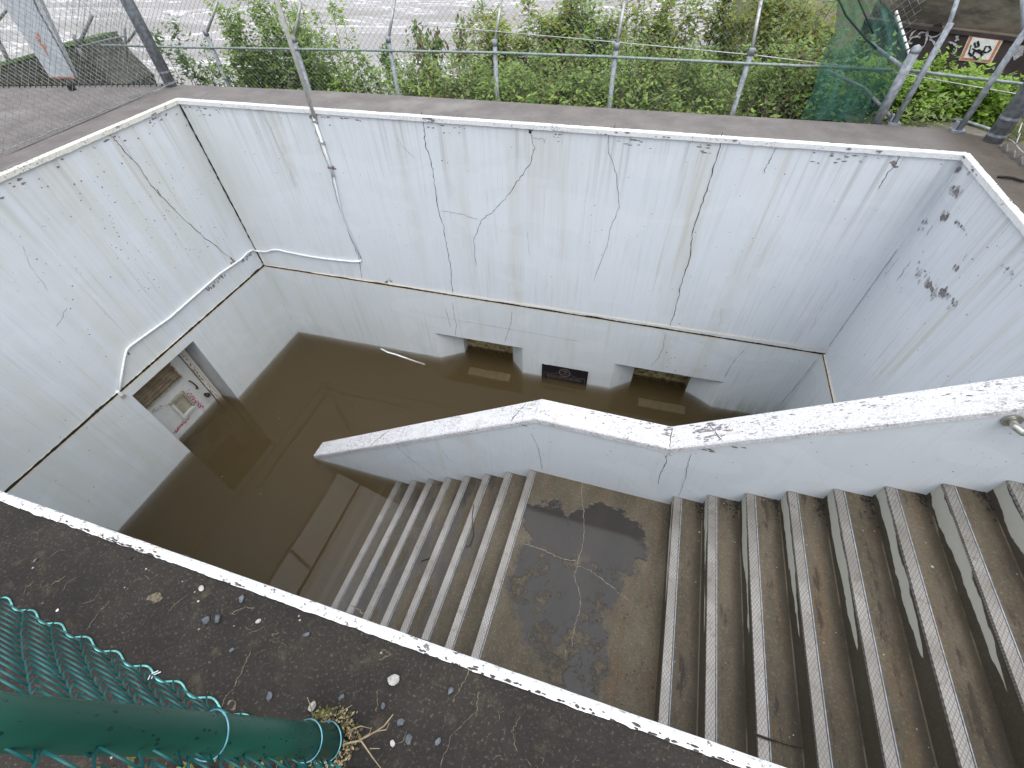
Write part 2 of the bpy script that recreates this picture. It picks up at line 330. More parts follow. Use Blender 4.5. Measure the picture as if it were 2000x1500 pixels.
def river_mat():
    t = NT('muddy_river_surface')
    p = t.pos((.14, .55, 1), rot=(0, 0, math.radians(-38)))
    a = t.noise(p, .55, 6, .62, .8); b = t.noise(p, 2.2, 6, .65, 1.2); c3 = t.noise(p, 7, 4, .6, .5)
    c = t.mix(t.ramp(a, .3, .7), (.25, .235, .225), (.36, .345, .35))
    foam = t.math('MULTIPLY', t.ramp(b, .60, .72), t.ramp(a, .50, .62))
    f2 = t.math('MULTIPLY', t.ramp(t.math('ABSOLUTE', t.math('SUBTRACT', a, .53)), .004, .012, 1, 0), t.ramp(b, .42, .5))
    foam = t.math('MAXIMUM', foam, f2)
    c = t.mix(t.math('MULTIPLY', foam, .85), c, (.80, .79, .80))
    c = t.mix(t.ramp(c3, .60, .72, 0, .5), c, (.10, .085, .07))
    h = t.math('ADD', t.math('MULTIPLY', a, 2.0), t.math('ADD', b, t.math('MULTIPLY', c3, .4)))
    return t.bsdf(c, t.ramp(foam, 0, 1, .38, .8), bump=h, bstr=.45, bdist=.12)
M['river'] = river_mat()
def pitwater_mat():
    t = NT('silty_flood_water')
    g = t.n('ShaderNodeBsdfGlossy'); g.inputs['Roughness'].default_value = .015
    tp = t.n('ShaderNodeBsdfTransparent'); fr = t.n('ShaderNodeFresnel'); fr.inputs['IOR'].default_value = 1.40
    bn = t.n('ShaderNodeBump'); t.L(t.noise(t.pos(), 3.0, 3), bn.inputs['Height']); bn.inputs['Strength'].default_value = .02; bn.inputs['Distance'].default_value = .02
    t.L(bn.outputs[0], g.inputs['Normal']); t.L(bn.outputs[0], fr.inputs['Normal'])
    # a broken skin of dust and pollen lies on the water
    sk = t.n('ShaderNodeBsdfDiffuse'); t.put(sk.inputs['Color'], (.30, .26, .19))
    v = t.vor(t.pos(), 8); k = t.math('MULTIPLY', t.ramp(v, .02, .035, 1, 0), t.ramp(t.noise(t.pos(), 2, 2), .55, .6))
    mx = t.n('ShaderNodeMixShader'); t.L(fr.outputs[0], mx.inputs[0]); t.L(tp.outputs[0], mx.inputs[1]); t.L(g.outputs[0], mx.inputs[2])
    m2 = t.n('ShaderNodeMixShader'); t.put(m2.inputs[0], t.math('MULTIPLY', k, .8)); t.L(mx.outputs[0], m2.inputs[1]); t.L(sk.outputs[0], m2.inputs[2])
    t.L(m2.outputs[0], t.out.inputs['Surface'])
    pv = t.n('ShaderNodeVolumePrincipled'); pv.inputs['Color'].default_value = (.39, .295, .15, 1); pv.inputs['Density'].default_value = 6.5
    pv.inputs['Anisotropy'].default_value = 0.0
    t.L(pv.outputs[0], t.out.inputs['Volume']); return t.m
M['pitwater'] = pitwater_mat()

# ------------------------------------------------------------------ object helpers
def chain(o):
    v = Vector()
    while o: v = v + o.location; o = o.parent
    return v
class MB:
    """collects faces for ONE mesh object; coordinates in units of S"""
    def __init__(s): s.v = []; s.f = []; s.mi = []; s.mats = []
    def slot(s, m):
        if m not in s.mats: s.mats.append(m)
        return s.mats.index(m)
    def add(s, vs, fs, m):
        k = len(s.v); i = s.slot(m); s.v += [Vector(v) for v in vs]
        for f in fs: s.f.append([k + q for q in f]); s.mi.append(i)
    def quad(s, a, b, c, d, m): s.add([a, b, c, d], [(0, 1, 2, 3)], m)
    def poly(s, pts, m): s.add(pts, [tuple(range(len(pts)))], m)
    def box(s, a, b, m, O_=(0, 0, 0), X=(1, 0, 0), Y=(0, 1, 0), Z=(0, 0, 1)):
        O_, X, Y, Z = map(Vector, (O_, X, Y, Z))
        vs = [O_ + X * x + Y * y + Z * z for x in (a[0], b[0]) for y in (a[1], b[1]) for z in (a[2], b[2])]
        s.add(vs, [(0, 1, 3, 2), (4, 6, 7, 5), (0, 4, 5, 1), (2, 3, 7, 6), (0, 2, 6, 4), (1, 5, 7, 3)], m)
    def prism(s, prof, d, m):      # profile polygon extruded by vector d
        n = len(prof); d = Vector(d); P = [Vector(p) for p in prof]
        s.add(P + [p + d for p in P], [tuple(range(n))[::-1], tuple(range(n, 2 * n))] + [(i, (i + 1) % n, n + (i + 1) % n, n + i) for i in range(n)], m)
    def tube(s, pts, r, m, seg=8, cap=True):
        pts = [Vector(p) for p in pts]; rr = r if isinstance(r, (list, tuple)) else [r] * len(pts)
        vs = []; fs = []; prev = None
        for i, p in enumerate(pts):
            t = (pts[min(i + 1, len(pts) - 1)] - pts[max(i - 1, 0)])
            if t.length < 1e-9: t = Vector((0, 0, 1))
            t.normalize()
            if prev is None: a = t.orthogonal().normalized()
            else:
                a = prev - t * prev.dot(t); a = a.normalized() if a.length > 1e-6 else t.orthogonal().normalized()
            prev = a; b = t.cross(a)
            for k in range(seg):
                an = 2 * math.pi * k / seg; vs.append(p + (a * math.cos(an) + b * math.sin(an)) * rr[i])
        for i in range(len(pts) - 1):
            for k in range(seg):
                k2 = (k + 1) % seg; fs.append((i * seg + k, i * seg + k2, (i + 1) * seg + k2, (i + 1) * seg + k))
        if cap: fs += [tuple(range(seg))[::-1], tuple(range((len(pts) - 1) * seg, len(pts) * seg))]
        s.add(vs, fs, m)
    def ribbon(s, pts, wdt, nrm, m, off=.0012, jit=0.0, sub=1, taper=True):
        nrm = Vector(nrm).normalized(); P = []
        pts = [Vector(p) for p in pts]
        for i in range(len(pts) - 1):
            for k in range(sub):
                q = pts[i].lerp(pts[i + 1], k / sub)
                if jit and (i or k):
                    t = (pts[i + 1] - pts[i]).normalized().cross(nrm); q = q + t * random.uniform(-jit, jit)
                P.append(q)
        P.append(pts[-1]); vs = []; n = len(P)
        for i, p in enumerate(P):
            t = (P[min(i + 1, n - 1)] - P[max(i - 1, 0)]).normalized().cross(nrm)
            ww = wdt * (random.uniform(.45, 1.5) if jit else 1)
            if taper and (i == 0 or i == n - 1): ww *= .2
            vs += [p + nrm * off + t * ww / 2, p + nrm * off - t * ww / 2]
        s.add(vs, [(2 * i, 2 * i + 1, 2 * i + 3, 2 * i + 2) for i in range(n - 1)], m)
    def flake(s, c, r, U, Vv, nrm, m, stretch=(1, 1), off=.001):
        c, U, Vv, nrm = map(Vector, (c, U, Vv, nrm)); n = random.randint(6, 10); ph = random.random() * 6
        s.poly([c + nrm * (off + random.uniform(0, .0004)) + U * math.cos(ph + 6.283 * k / n) * r * stretch[0] * random.uniform(.5, 1.15) + Vv * math.sin(ph + 6.283 * k / n) * r * stretch[1] * random.uniform(.5, 1.15) for k in range(n)], m)
    def build(s, name, parent=None, smooth=False, recalc=True):
        me = bpy.data.meshes.new(name); loc = chain(parent)
        me.from_pydata([v * S - (loc if parent else Vector()) for v in s.v], [], s.f)
        for m in s.mats: me.materials.append(m)
        me.polygons.foreach_set('material_index', s.mi)
        if smooth: me.polygons.foreach_set('use_smooth', [True] * len(s.f))
        me.update()
        o = bpy.data.objects.new(name, me); C.objects.link(o)
        if parent: o.parent = parent
        return o
def lift(o):   # give a parentless mesh an origin at its base
    me = o.data; n = len(me.vertices)
    xs = [v.co for v in me.vertices]; c = Vector((sum(v.x for v in xs) / n, sum(v.y for v in xs) / n, min(v.z for v in xs)))
    me.transform(Matrix.Translation(-c)); o.location = c; return o
def tag(o, label=None, cat=None, group=None, kind=None):
    for k, v in (('label', label), ('category', cat), ('group', group), ('kind', kind)):
        if v: o[k] = v
    return o
def thing(name, label, cat, loc, group=None):
    o = bpy.data.objects.new(name, None); C.objects.link(o); o.location = Vector(loc) * S
    o.matrix_world = Matrix.Translation(Vector(loc) * S); o.empty_display_size = .1
    return tag(o, label, cat, group)
def struct(mb, name): return tag(mb.build(name), kind='structure')

# ------------------------------------------------------------------ measured layout
WL = -2.26                                   # flood level
XL, YF = -3.438, .12                         # left wall, front wall
A = Vector((-3.438, 2.819, 0)); B = Vector((1.522, 2.959, 0)); XR = 1.522
DB = (B - A).normalized(); NB = Vector((DB.y, -DB.x, 0)); NLb = Vector((1, 0, 0)); UP = Vector((0, 0, 1))
LEDGE = -1.405; ZB = -2.95
YP = 1.43; TH = .128                         # parapet face and thickness
def on_back(p, off=0.0): return at_pl(p, A + NB * off, NB)
def on_left(p, off=0.0): return at_x(p, XL + off)
def on_right(p, off=0.0): return at_x(p, XR - off)

# ------------------------------------------------------------------ deck
mb = MB(); Z0 = -.0
def back_edge(x): return 3.205 + (x + 2.4) * .033
P = lambda x, y, z=0: Vector((x, y, z))
t_ = .0
tops = [
 [P(-3.73, 3.10), P(-3.73, .12), P(XL, .12), A, P(-3.438, 3.13)],
 [P(-3.438, 3.13), A, B, P(1.522, 3.31), P(-2.4, 3.205)],
 [P(1.522, 3.31), B, P(1.522, YP + TH), P(1.80, YP + TH), P(1.80, 3.16)],
 [P(1.80, 3.16), P(1.80, YP + TH), P(9, YP + TH), P(9, 3.0)],
 [P(-9, 1.9), P(-9, .12), P(-3.73, .12), P(-3.73, 3.10)],
 [P(-9, -4), P(9, -4), P(9, .12), P(-9, .12)],
 [P(2.64, .12), P(9, .12), P(9, YP + TH), P(2.64, YP + TH)],
]
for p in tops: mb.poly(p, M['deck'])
edge = [P(-9, 1.9), P(-3.73, 3.10), P(-3.438, 3.13), P(-2.4, 3.205), P(1.522, 3.31), P(1.80, 3.16), P(9, 3.0)]
for a, b in zip(edge, edge[1:]): mb.quad(a, b, b - UP * 1.3, a - UP * 1.3, M['kerb'])
# seam in the left deck, pale cracks in the near deck
mb.ribbon([at_z((8, 306)), at_z((150, 245)), at_z((280, 189))], .009, UP, M['joint'], jit=.001, sub=6)
for pl in ([(490, 1270), (478, 1300), (462, 1330), (458, 1345), (440, 1362), (431, 1385)], [(500, 1187), (470, 1188), (450, 1200)], [(330, 1195), (345, 1180), (372, 1160)],
           [(90, 1155), (105, 1140), (130, 1125)], [(920, 1225 + 60), (910, 1330), (897, 1345), (885, 1372)], [(735, 1390), (738, 1360), (735, 1350)],
           [(745, 1280), (748, 1270), (765, 1278), (740, 1290)], [(170, 1230), (200, 1190), (215, 1175)], [(655, 1175), (700, 1190), (712, 1200)], [(1010, 1470), (1000, 1430), (1015, 1400)],
           [(545, 1235), (530, 1240), (560, 1262)], [(860, 1500), (880, 1440), (930, 1390), (935, 1350)]):
    mb.ribbon([at_z(p) for p in pl], .0016, UP, M['vein'], jit=.0022, sub=7)
for k in range(60):
    p = (random.uniform(0, 1200), random.uniform(1000, 1500))
    q = at_z(p)
    if q.y > .07: continue
    a = random.random() * 6.28; L = random.uniform(.006, .026)
    mb.ribbon([q, q + P(math.cos(a) * L, math.sin(a) * L), q + P(math.cos(a + .6) * L * 1.8, math.sin(a + .6) * L * 1.8)], .0010, UP, M['vein'], jit=.002, sub=3)
mb.flake(at_z((302, 1167)), .016, (1, 0, 0), (0, 1, 0), UP, M['vein'], (1.2, .8))
mb.flake(at_z((453, 1378)), .011, (1, 0, 0), (0, 1, 0), UP, M['vein'], (1, 1)); mb.flake(at_z((453, 1378)), .007, (1, 0, 0), (0, 1, 0), UP, M['joint'], (1, 1.2), off=.002)
struct(mb, 'deck')

# ------------------------------------------------------------------ retaining walls round the pit
def cutface(mb, Oo, d, n, s0, s1, z0, z1, m, holes=(), off=0.0):
    ss = sorted({s0, s1, *[h[0] for h in holes], *[h[1] for h in holes]}); zs = sorted({z0, z1, *[h[2] for h in holes], *[h[3] for h in holes]})
    ss = [q for q in ss if s0 <= q <= s1]; zs = [q for q in zs if z0 <= q <= z1]
    f = lambda s_, z: Oo + d * s_ + UP * z + n * off
    for a, b in zip(ss, ss[1:]):
        for c, e in zip(zs, zs[1:]):
            if any(h[0] <= (a + b) / 2 <= h[1] and h[2] <= (c + e) / 2 <= h[3] for h in holes): continue
            mb.quad(f(a, c), f(b, c), f(b, e), f(a, e), m)
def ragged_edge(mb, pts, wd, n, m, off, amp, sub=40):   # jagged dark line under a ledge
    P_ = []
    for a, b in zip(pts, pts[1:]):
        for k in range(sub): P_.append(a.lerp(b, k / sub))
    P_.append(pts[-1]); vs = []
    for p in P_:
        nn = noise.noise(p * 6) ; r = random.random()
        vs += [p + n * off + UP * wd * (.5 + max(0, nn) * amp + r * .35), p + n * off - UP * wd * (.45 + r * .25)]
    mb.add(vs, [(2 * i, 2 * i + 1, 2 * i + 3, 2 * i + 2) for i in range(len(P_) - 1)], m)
LIP = .014                                   # the lower lining stands proud of the wall above
def wall(label, Oo, d, n, L, holes, name='retaining_wall', thick=.16, solid_holes=None):
    root = thing(name, label, 'wall', Oo + d * L / 2 + UP * ZB)
    mb = MB(); f = lambda s_, z, o_=0: Oo + d * s_ + UP * z + n * o_
    cutface(mb, Oo, d, n, 0, L, LEDGE, -.03, M['wall'])
    return root, mb, f

def crack(mb, pts, fn, n, wd=.0055, jit=.0065, m=None):
    Q = [fn(p) for p in pts]; mb.ribbon(Q, wd * .55, n, m or M['crack'], jit=jit, sub=7)

def rim(root, a, b, n, mat, ztop=.003, inn=.012, out=.012, drop=.030):
    mb = MB(); d = (b - a).normalized(); L = (b - a).length; k = max(30, int(L / .008)); vs = []
    for i in range(k + 1):
        p = a + d * (L * i / k); j = lambda q: random.uniform(-q, q)
        vs += [p - n * (out + j(.0006) + .0028 * noise.noise(p * 34) + .002 * noise.noise(p * 9)) + UP * ztop, p + n * (inn - .006 + .0006 * noise.noise(p * 20)) + UP * (ztop + .0005), p + n * (inn + .0008 * noise.noise(p * 15)) + UP * (ztop - .007), p + n * (inn - .001) - UP * (drop + .003 * noise.noise(p * 22)), p - n * .004 - UP * (drop + .004)]
    fs = []
    for i in range(k):
        for q in range(4): fs.append((i * 5 + q, i * 5 + q + 1, i * 5 + q + 6, i * 5 + q + 5))
    mb.add(vs, fs, mat)
    for _ in range(int(L * 16)):
        s_ = random.random() * L; r = random.choice([.004, .006, .009]) * random.uniform(.6, 1.4)
        if noise.noise(Vector((s_ * 2.3, L, 3))) < .02: continue
        mb.flake(a + d * s_ + n * inn - UP * random.uniform(.004, drop), r, d, UP, n, M['chip'], (random.uniform(1, 3.5), .7), off=.0022)
    for _ in range(int(L * 120)):      # flaked paint along the outer edge, in runs
        s_ = random.random() * L
        if noise.noise(Vector((s_ * 3.1, L * 2, 8))) < -.05: continue
        mb.flake(a + d * s_ - n * (out - abs(random.gauss(0, .0035))) + UP * ztop, random.uniform(.0015, .0042), d, n, UP, M['dirtchip'], (random.uniform(1, 3), .6), off=.0016)
    return mb.build('painted_rim', root)

# ---- left wall with its door
dL = Vector((0, 1, 0)); OL = Vector((XL, YF, 0)); LL = A.y - YF
root, mb, f = wall('tall white left pit wall with tan-vented door half under water', OL, dL, NLb, LL, ())
ds0, ds1, dz = 1.19 - YF, 1.812 - YF, -1.497
mb.quad(f(0, -.03), f(LL, -.03), f(LL, -.003, -.002), f(0, -.003, -.002), M['wall'])
mb.quad(f(0, LEDGE), f(LL, LEDGE), f(LL, LEDGE, LIP), f(0, LEDGE, LIP), M['cream'])
up_ = mb
for pl, wd in (([(210, 258), (235, 285), (270, 325), (305, 375), (350, 420), (400, 465), (450, 503)], .008), ([(305, 370), (315, 382)], .012), ([(130, 600), (110, 640)], .003),
               ([(45, 480), (60, 520), (95, 570)], .002), ([(100, 290), (120, 330)], .002)):
    crack(mb, pl, on_left, NLb, wd)
for _ in range(9):   # rust-tinged bare spot under the crack
    mb.flake(on_left((452 + random.uniform(-6, 10), 506 + random.uniform(-4, 14))), .012, dL, UP, NLb, M['vein2'], (.8, 1.4))
path = [(492, 490), (470, 508), (430, 540), (380, 585), (330, 625), (252, 680), (242, 690)]
for i in range(len(path) - 1):
    a, b = on_left(path[i]), on_left(path[i + 1])
    for k in range(int((b - a).length / .010)):
        p = a.lerp(b, random.random())
        if noise.noise(p * 5) < -.02: continue
        mb.flake(p - UP * random.uniform(.005, .03), random.uniform(.004, .011), dL, UP, NLb, M['chip'], (.8, random.uniform(.8, 2.0)))
for k in range(60):   # chips along the top
    s_ = random.random() * LL
    mb.flake(f(s_, -.05 - random.random() ** 2 * .05), random.uniform(.004, .012), dL, UP, NLb, M['chip'], (1.5, .7))
for k in range(260):  # spatter of small pocks
    s_ = random.gauss(LL - .75, .42)
    if 0 < s_ < LL: mb.flake(f(s_, -.1 - random.random() * .9), random.choice((.0016, .0022, .003, .005)) * random.uniform(.8, 1.3), dL, UP, NLb, M['chip'])
mb.build('upper_wall', root)
mb = MB()
zbw = ZB
cutface(mb, OL, dL, NLb, 0, LL, zbw, LEDGE, M['wall_low'], [(ds0, ds1, zbw, dz)], LIP)
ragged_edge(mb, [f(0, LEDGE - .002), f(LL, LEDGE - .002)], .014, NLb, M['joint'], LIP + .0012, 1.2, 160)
ragged_edge(mb, [f(0, LEDGE - .015), f(LL, LEDGE - .015)], .011, NLb, M['cream'], LIP + .0008, .6, 90)
D = .185
for (a, b) in ((f(ds0, zbw, LIP), f(ds0, dz, LIP)), (f(ds1, zbw, LIP), f(ds1, dz, LIP))):
    mb.quad(a, b, b - NLb * (D + LIP), a - NLb * (D + LIP), M['jamb'] if a.y > 1.5 else M['wall_low'])
mb.quad(f(ds0, dz, LIP), f(ds1, dz, LIP), f(ds1, dz, -D), f(ds0, dz, -D), M['wall_low'])
mb.quad(f(ds0 - .01, zbw, -D - .03), f(ds1 + .01, zbw, -D - .03), f(ds1 + .01, dz + .02, -D - .03), f(ds0 - .01, dz + .02, -D - .03), M['joint'])
mb.build('lower_wall', root)
rim(root, OL - dL * .02, A, NLb, M['rimcream'])
# door: leaf, louvre vent, hatch, handle, knob, frame, spray writing
def on_door(p, off=0.0): return at_x(p, XL - D + off)
XD = XL - D
fy = lambda y, z, o_=0: Vector((XD + o_, y, z))
mb = MB(); y0, y1 = YF + ds0 + .002, YF + ds1 - .075
mb.box((XD - .03, y0, ZB), (XD, y1, dz - .018), M['doorpaint']); door = mb.build('door', root)
mb = MB()
for (ya, yb, za, zb_) in ((y1 + .006, YF + ds1 - .012, ZB, dz - .001), (y0, y1 + .006, dz - .016, dz - .001)):
    mb.box((XD - .02, ya, za), (XD + .012, yb, zb_), M['doorpaint'])
for _ in range(45):
    z = random.uniform(WL, dz - .05)
    mb.flake((XD + .012, y1 + .02 + random.uniform(-.006, .012), z), random.uniform(.004, .010), (0, 1, 0), UP, NLb, M['rust'], (.6, random.uniform(1, 3)))
mb.ribbon([fy(y1 + .004, dz - .03, .012), fy(y1 + .004, WL - .3, .012)], .007, NLb, M['rust'], jit=.002, sub=40)
mb.box((XD + .012, y1 + .04, ZB), (XD + .022, YF + ds1 - .014, dz - .002), M['cream'])
mb.build('door_frame', root)
# louvre
va, vb = at_x((345, 712), XD), at_x((295, 795), XD); ly0, ly1 = 1.235, 1.632; lz1, lz0 = dz - .058, dz - .305
mb = MB(); mb.box((XD + .0005, ly0, lz0), (XD + .004, ly1, lz1), M['louvredark'])
for k in range(7):
    z = lz0 + .012 + (lz1 - lz0 - .02) * k / 7
    mb.prism([(XD + .004, ly0 + .015, z), (XD + .022, ly0 + .015, z + .004), (XD + .022, ly0 + .015, z + .012), (XD + .004, ly0 + .015, z + .030)], (0, ly1 - ly0 - .03, 0), M['louvre'])
for a, b in (((XD, ly0 - .004, lz0 - .014), (XD + .026, ly1 + .004, lz0)), ((XD, ly0 - .004, lz0), (XD + .020, ly0 + .012, lz1)), ((XD, ly1 - .010, lz0), (XD + .020, ly1 + .004, lz1))):
    mb.box(a, b, M['hatch'])
for _ in range(26): mb.flake((XD + .022, ly1 - .003 + random.uniform(-.012, .008), random.uniform(lz0, lz1)), random.uniform(.006, .012), (0, 1, 0), UP, NLb, M['rust'])
for _ in range(20): mb.flake((XD + .022, ly0 + .004 + random.uniform(-.008, .010), random.uniform(lz0, lz1)), random.uniform(.006, .012), (0, 1, 0), UP, NLb, M['joint'])
mb.build('vent_louvre', door)
# hatch: raised frame round a dull panel
c = [on_door(p, .012) for p in ((357, 768), (383, 792), (356, 812), (330, 789))]
hy0, hy1 = min(p.y for p in c) , max(p.y for p in c); hz0, hz1 = min(p.z for p in c), max(p.z for p in c)
mb = MB(); q = .022
mb.box((XD, hy0 + q, hz0 + q), (XD + .006, hy1 - q, hz1 - q), M['hatch'])
mb.box((XD, hy0, hz1 - q), (XD + .022, hy1, hz1), M['hatch']); mb.box((XD, hy0, hz0), (XD + .022, hy1, hz0 + q), M['doorpaint'])
mb.box((XD, hy0, hz0 + q), (XD + .022, hy0 + q, hz1 - q), M['doorpaint']); mb.box((XD, hy1 - q, hz0 + q), (XD + .022, hy1, hz1 - q), M['hatch'])
mb.build('hatch', door)
mb = MB(); a, b = on_door((369, 744)), on_door((383, 758))
mb.tube([a, a + Vector((.02, .0, -.0)), a.lerp(b, .35) + Vector((.034, 0, 0)), a.lerp(b, .7) + Vector((.034, 0, 0)), b + Vector((.02, 0, 0)), b], .0065, M['knob'], 8); mb.build('handle', door, True)
mb = MB(); k_ = on_door((400, 770)); mb.tube([k_, k_ + NLb * .02, k_ + NLb * .022, k_ + NLb * .045, k_ + NLb * .05], [.013, .013, .021, .020, .008], M['knob'], 12); mb.build('knob', door, True)
# spray writing, strokes as seen on the leaf
mb = MB()
def zs(x, y): return (200 + x * 280 / 1615, 640 + y * 280 / 1615)
for st in ([(955, 715), (958, 708)], [(972, 700), (985, 700)], [(975, 735), (955, 745), (955, 770), (975, 785), (1000, 770), (1005, 745), (990, 735), (980, 755), (985, 775)],
           [(985, 800), (1000, 790), (1020, 770), (1030, 785), (1005, 815), (1020, 840)], [(1000, 820), (1035, 800), (1045, 790), (1035, 830), (1060, 815), (1030, 850), (1065, 835)],
           [(1050, 860), (1075, 820), (1080, 850), (1070, 880), (1085, 870)], [(1075, 890), (1090, 850), (1110, 855), (1095, 890), (1080, 905)], [(1095, 905), (1115, 870), (1125, 890), (1140, 880), (1120, 915)],
           [(975, 845), (1020, 865), (1060, 870)],
           [(970, 985), (975, 1010), (965, 1040)], [(985, 1020), (960, 1030), (935, 1045), (925, 1070), (955, 1060)], [(915, 1040), (910, 1075), (935, 1075)], [(900, 1055), (905, 1090), (890, 1110), (875, 1095), (890, 1080), (905, 1100)],
           [(870, 1100), (875, 1130), (855, 1140), (845, 1120), (865, 1115)], [(840, 1130), (845, 1160), (825, 1165)], [(825, 1150), (810, 1185), (800, 1180)], [(860, 1145), (825, 1185)]):
    mb.ribbon([on_door(zs(*p)) for p in st], .0062, NLb, M['magenta'], off=.0022, jit=.0008, sub=3, taper=False)
for st in ([(560, 920), (575, 930), (560, 940), (575, 955), (565, 968)], [(590, 905), (580, 940), (600, 950), (610, 930), (590, 925)], [(620, 890), (612, 930), (632, 935), (636, 912), (618, 912)],
           [(650, 870), (640, 905), (662, 910), (668, 888), (648, 886), (655, 872)], [(668, 885), (700, 878), (735, 880)]):
    mb.ribbon([on_door(zs(*p)) for p in st], .0032, NLb, M['scrib'], off=.0022, jit=.0005, sub=3, taper=False)
mb.build('spray_writing', door)

# ---- back wall with two window bays
LBk = (B - A).length
root, mb, f = wall('long white back pit wall with cracks and two flooded window bays', A, DB, NB, LBk, ())
mb.quad(f(0, -.03), f(LBk, -.03), f(LBk, -.003, -.002), f(0, -.003, -.002), M['wall'])
mb.quad(f(0, LEDGE), f(LBk, LEDGE), f(LBk, LEDGE - .04, LIP), f(0, LEDGE, LIP), M['cream'])
for pl, wd in (([(823, 217), (828, 245), (830, 280), (842, 315), (848, 350), (853, 400), (866, 440), (872, 480), (880, 520), (884, 575)], .0075),
               ([(1036, 244), (1038, 265), (1044, 290), (1035, 320), (1010, 355), (990, 385), (965, 412), (940, 430), (925, 470), (930, 520)], .0055),
               ([(860, 412), (900, 418), (935, 430)], .0035), ([(1038, 270), (1062, 272), (1064, 280)], .004), ([(1202, 240), (1200, 255), (1194, 264)], .006), ([(1190, 258), (1188, 280), (1190, 300), (1205, 345), (1210, 400), (1195, 440), (1185, 480), (1160, 550)], .0045),
               ([(1412, 255), (1402, 300), (1388, 350), (1370, 400), (1352, 460), (1348, 500), (1330, 560), (1318, 610), (1305, 642)], .0085),
               ([(505, 215), (530, 250), (545, 290), (560, 320), (580, 370)], .003), ([(775, 270), (790, 290), (810, 310)], .0025), ([(1525, 272), (1505, 310), (1490, 340)], .005), ([(1768, 292), (1740, 330), (1715, 370)], .007),
               ([(1640, 545), (1600, 610), (1580, 650)], .002), ([(1410, 600), (1405, 640)], .002), ([(1030, 450), (1035, 500)], .002), ([(740, 560), (745, 600)], .003)):
    crack(mb, pl, on_back, NB, wd, jit=.0058)
crack(mb, [(614, 245), (628, 290), (645, 330), (655, 380), (672, 430), (700, 500), (708, 545)], on_back, NB, .007)  # dark ribbon following the downpipe, its shadow painted onto the wall
for p, r, k in (((1035, 253), .017, 5), ((760, 549), .014, 6), ((648, 328), .014, 6), ((1303, 640), .015, 4), ((1290, 641), .012, 4), ((1770, 296), .018, 7), ((1748, 318), .015, 6), ((865, 313), .006, 2), ((612, 230), .02, 6), ((1320, 642), .01, 3)):
    for _ in range(k): mb.flake(on_back((p[0] + random.gauss(0, 4), p[1] + random.gauss(0, 3))), r * random.uniform(.5, 1), DB, UP, NB, M['chip'] if r != .017 else M['joint'], (1.2, .8))
for k in range(230):
    s_ = random.random() * LBk
    if noise.noise(Vector((s_ * 2.6, 0, 0))) < .08: continue
    mb.flake(f(s_, -.048 - random.random() ** 3 * .06), random.uniform(.003, .009), DB, UP, NB, M['chip'], (random.uniform(1, 3), .6))
for k in range(120): mb.flake(f(random.random() * LBk, -.1 - random.random() * 1.25), random.uniform(.0014, .004), DB, UP, NB, M['chip'])
# dark open joint in the left corner, faint one in the right
mb.ribbon([f(.006, -.02, .004), f(.006, -1.4, .004)], .010, (NB + NLb).normalized(), M['joint'], jit=.002, sub=60)
mb.ribbon([f(LBk - .004, -.55), f(LBk - .004, -1.38)], .0022, (NB - NLb).normalized(), M['chip'], jit=.001, sub=30, off=.003)
mb.build('upper_wall', root)
wz = -1.925
W1 = (1.702, 2.590, 1.93, 2.452); W2 = (3.449, 4.381, 3.642, 4.15)
mb = MB()
cutface(mb, A, DB, NB, 0, LBk - .0, ZB, LEDGE, M['wall_low'], [(W1[0], W1[1], ZB, wz), (W2[0], W2[1], ZB, wz)], LIP)
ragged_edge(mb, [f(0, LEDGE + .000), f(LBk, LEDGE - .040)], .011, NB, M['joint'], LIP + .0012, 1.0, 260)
ragged_edge(mb, [f(0, LEDGE - .014), f(LBk, LEDGE - .054)], .011, NB, M['cream'], LIP + .0008, .3, 160)
bd = .125; bd2 = .225
for Wd in (W1, W2):
    a0, a1, b0, b1 = Wd
    mb.quad(f(a0, ZB, LIP), f(a0, wz, LIP), f(b0, wz, -bd), f(b0, ZB, -bd), M['wall_low'])
    mb.quad(f(a1, ZB, LIP), f(a1, wz, LIP), f(b1, wz, -bd), f(b1, ZB, -bd), M['wall_low'])
    mb.quad(f(a0, wz, LIP), f(a1, wz, LIP), f(b1, wz, -bd), f(b0, wz, -bd), M['wall_low'])
    for q in (b0, b1): mb.quad(f(q, ZB, -bd), f(q, wz, -bd), f(q, wz, -bd2), f(q, ZB, -bd2), M['dim'] if q != W1[2] else M['wall_low'])
    mb.quad(f(b0, wz, -bd), f(b1, wz, -bd), f(b1, wz, -bd2), f(b0, wz, -bd2), M['wall_low'])
    mb.ribbon([f(a0 - .004, wz, LIP), f(a1 + .01, wz, LIP)], .004, NB, M['crack'], jit=.0006, sub=20)
for pl in ([(1300, 650), (1295, 680), (1285, 700), (1272, 714)], [(884, 590), (888, 620), (892, 635), (889, 655)], [(1000, 608), (998, 630), (992, 650), (986, 670)], [(1455, 680), (1430, 710), (1415, 738)], [(1595, 702), (1560, 748), (1520, 795)], [(870, 600), (880, 640)]):
    crack(mb, pl, lambda p: on_back(p, LIP), NB, .0045, jit=.004)
mb.ribbon([on_back((835, 615), LIP), on_back((1140, 668), LIP)], .0022, NB, M['chip'], jit=.0004, sub=20)
for p in ((1307, 709), (1304, 703), (1310, 700), (1318, 698), (1319, 724), (1378, 714), (1302, 688), (1303, 716)):
    mb.flake(on_back(p, LIP), random.uniform(.003, .007), DB, UP, NB, M['joint'])
mb.ribbon([f(.006, -1.41, LIP + .003), f(.006, WL - .2, LIP + .003)], .008, (NB + NLb).normalized(), M['joint'], jit=.0015, sub=40, off=.006)
mb.build('lower_wall', root)
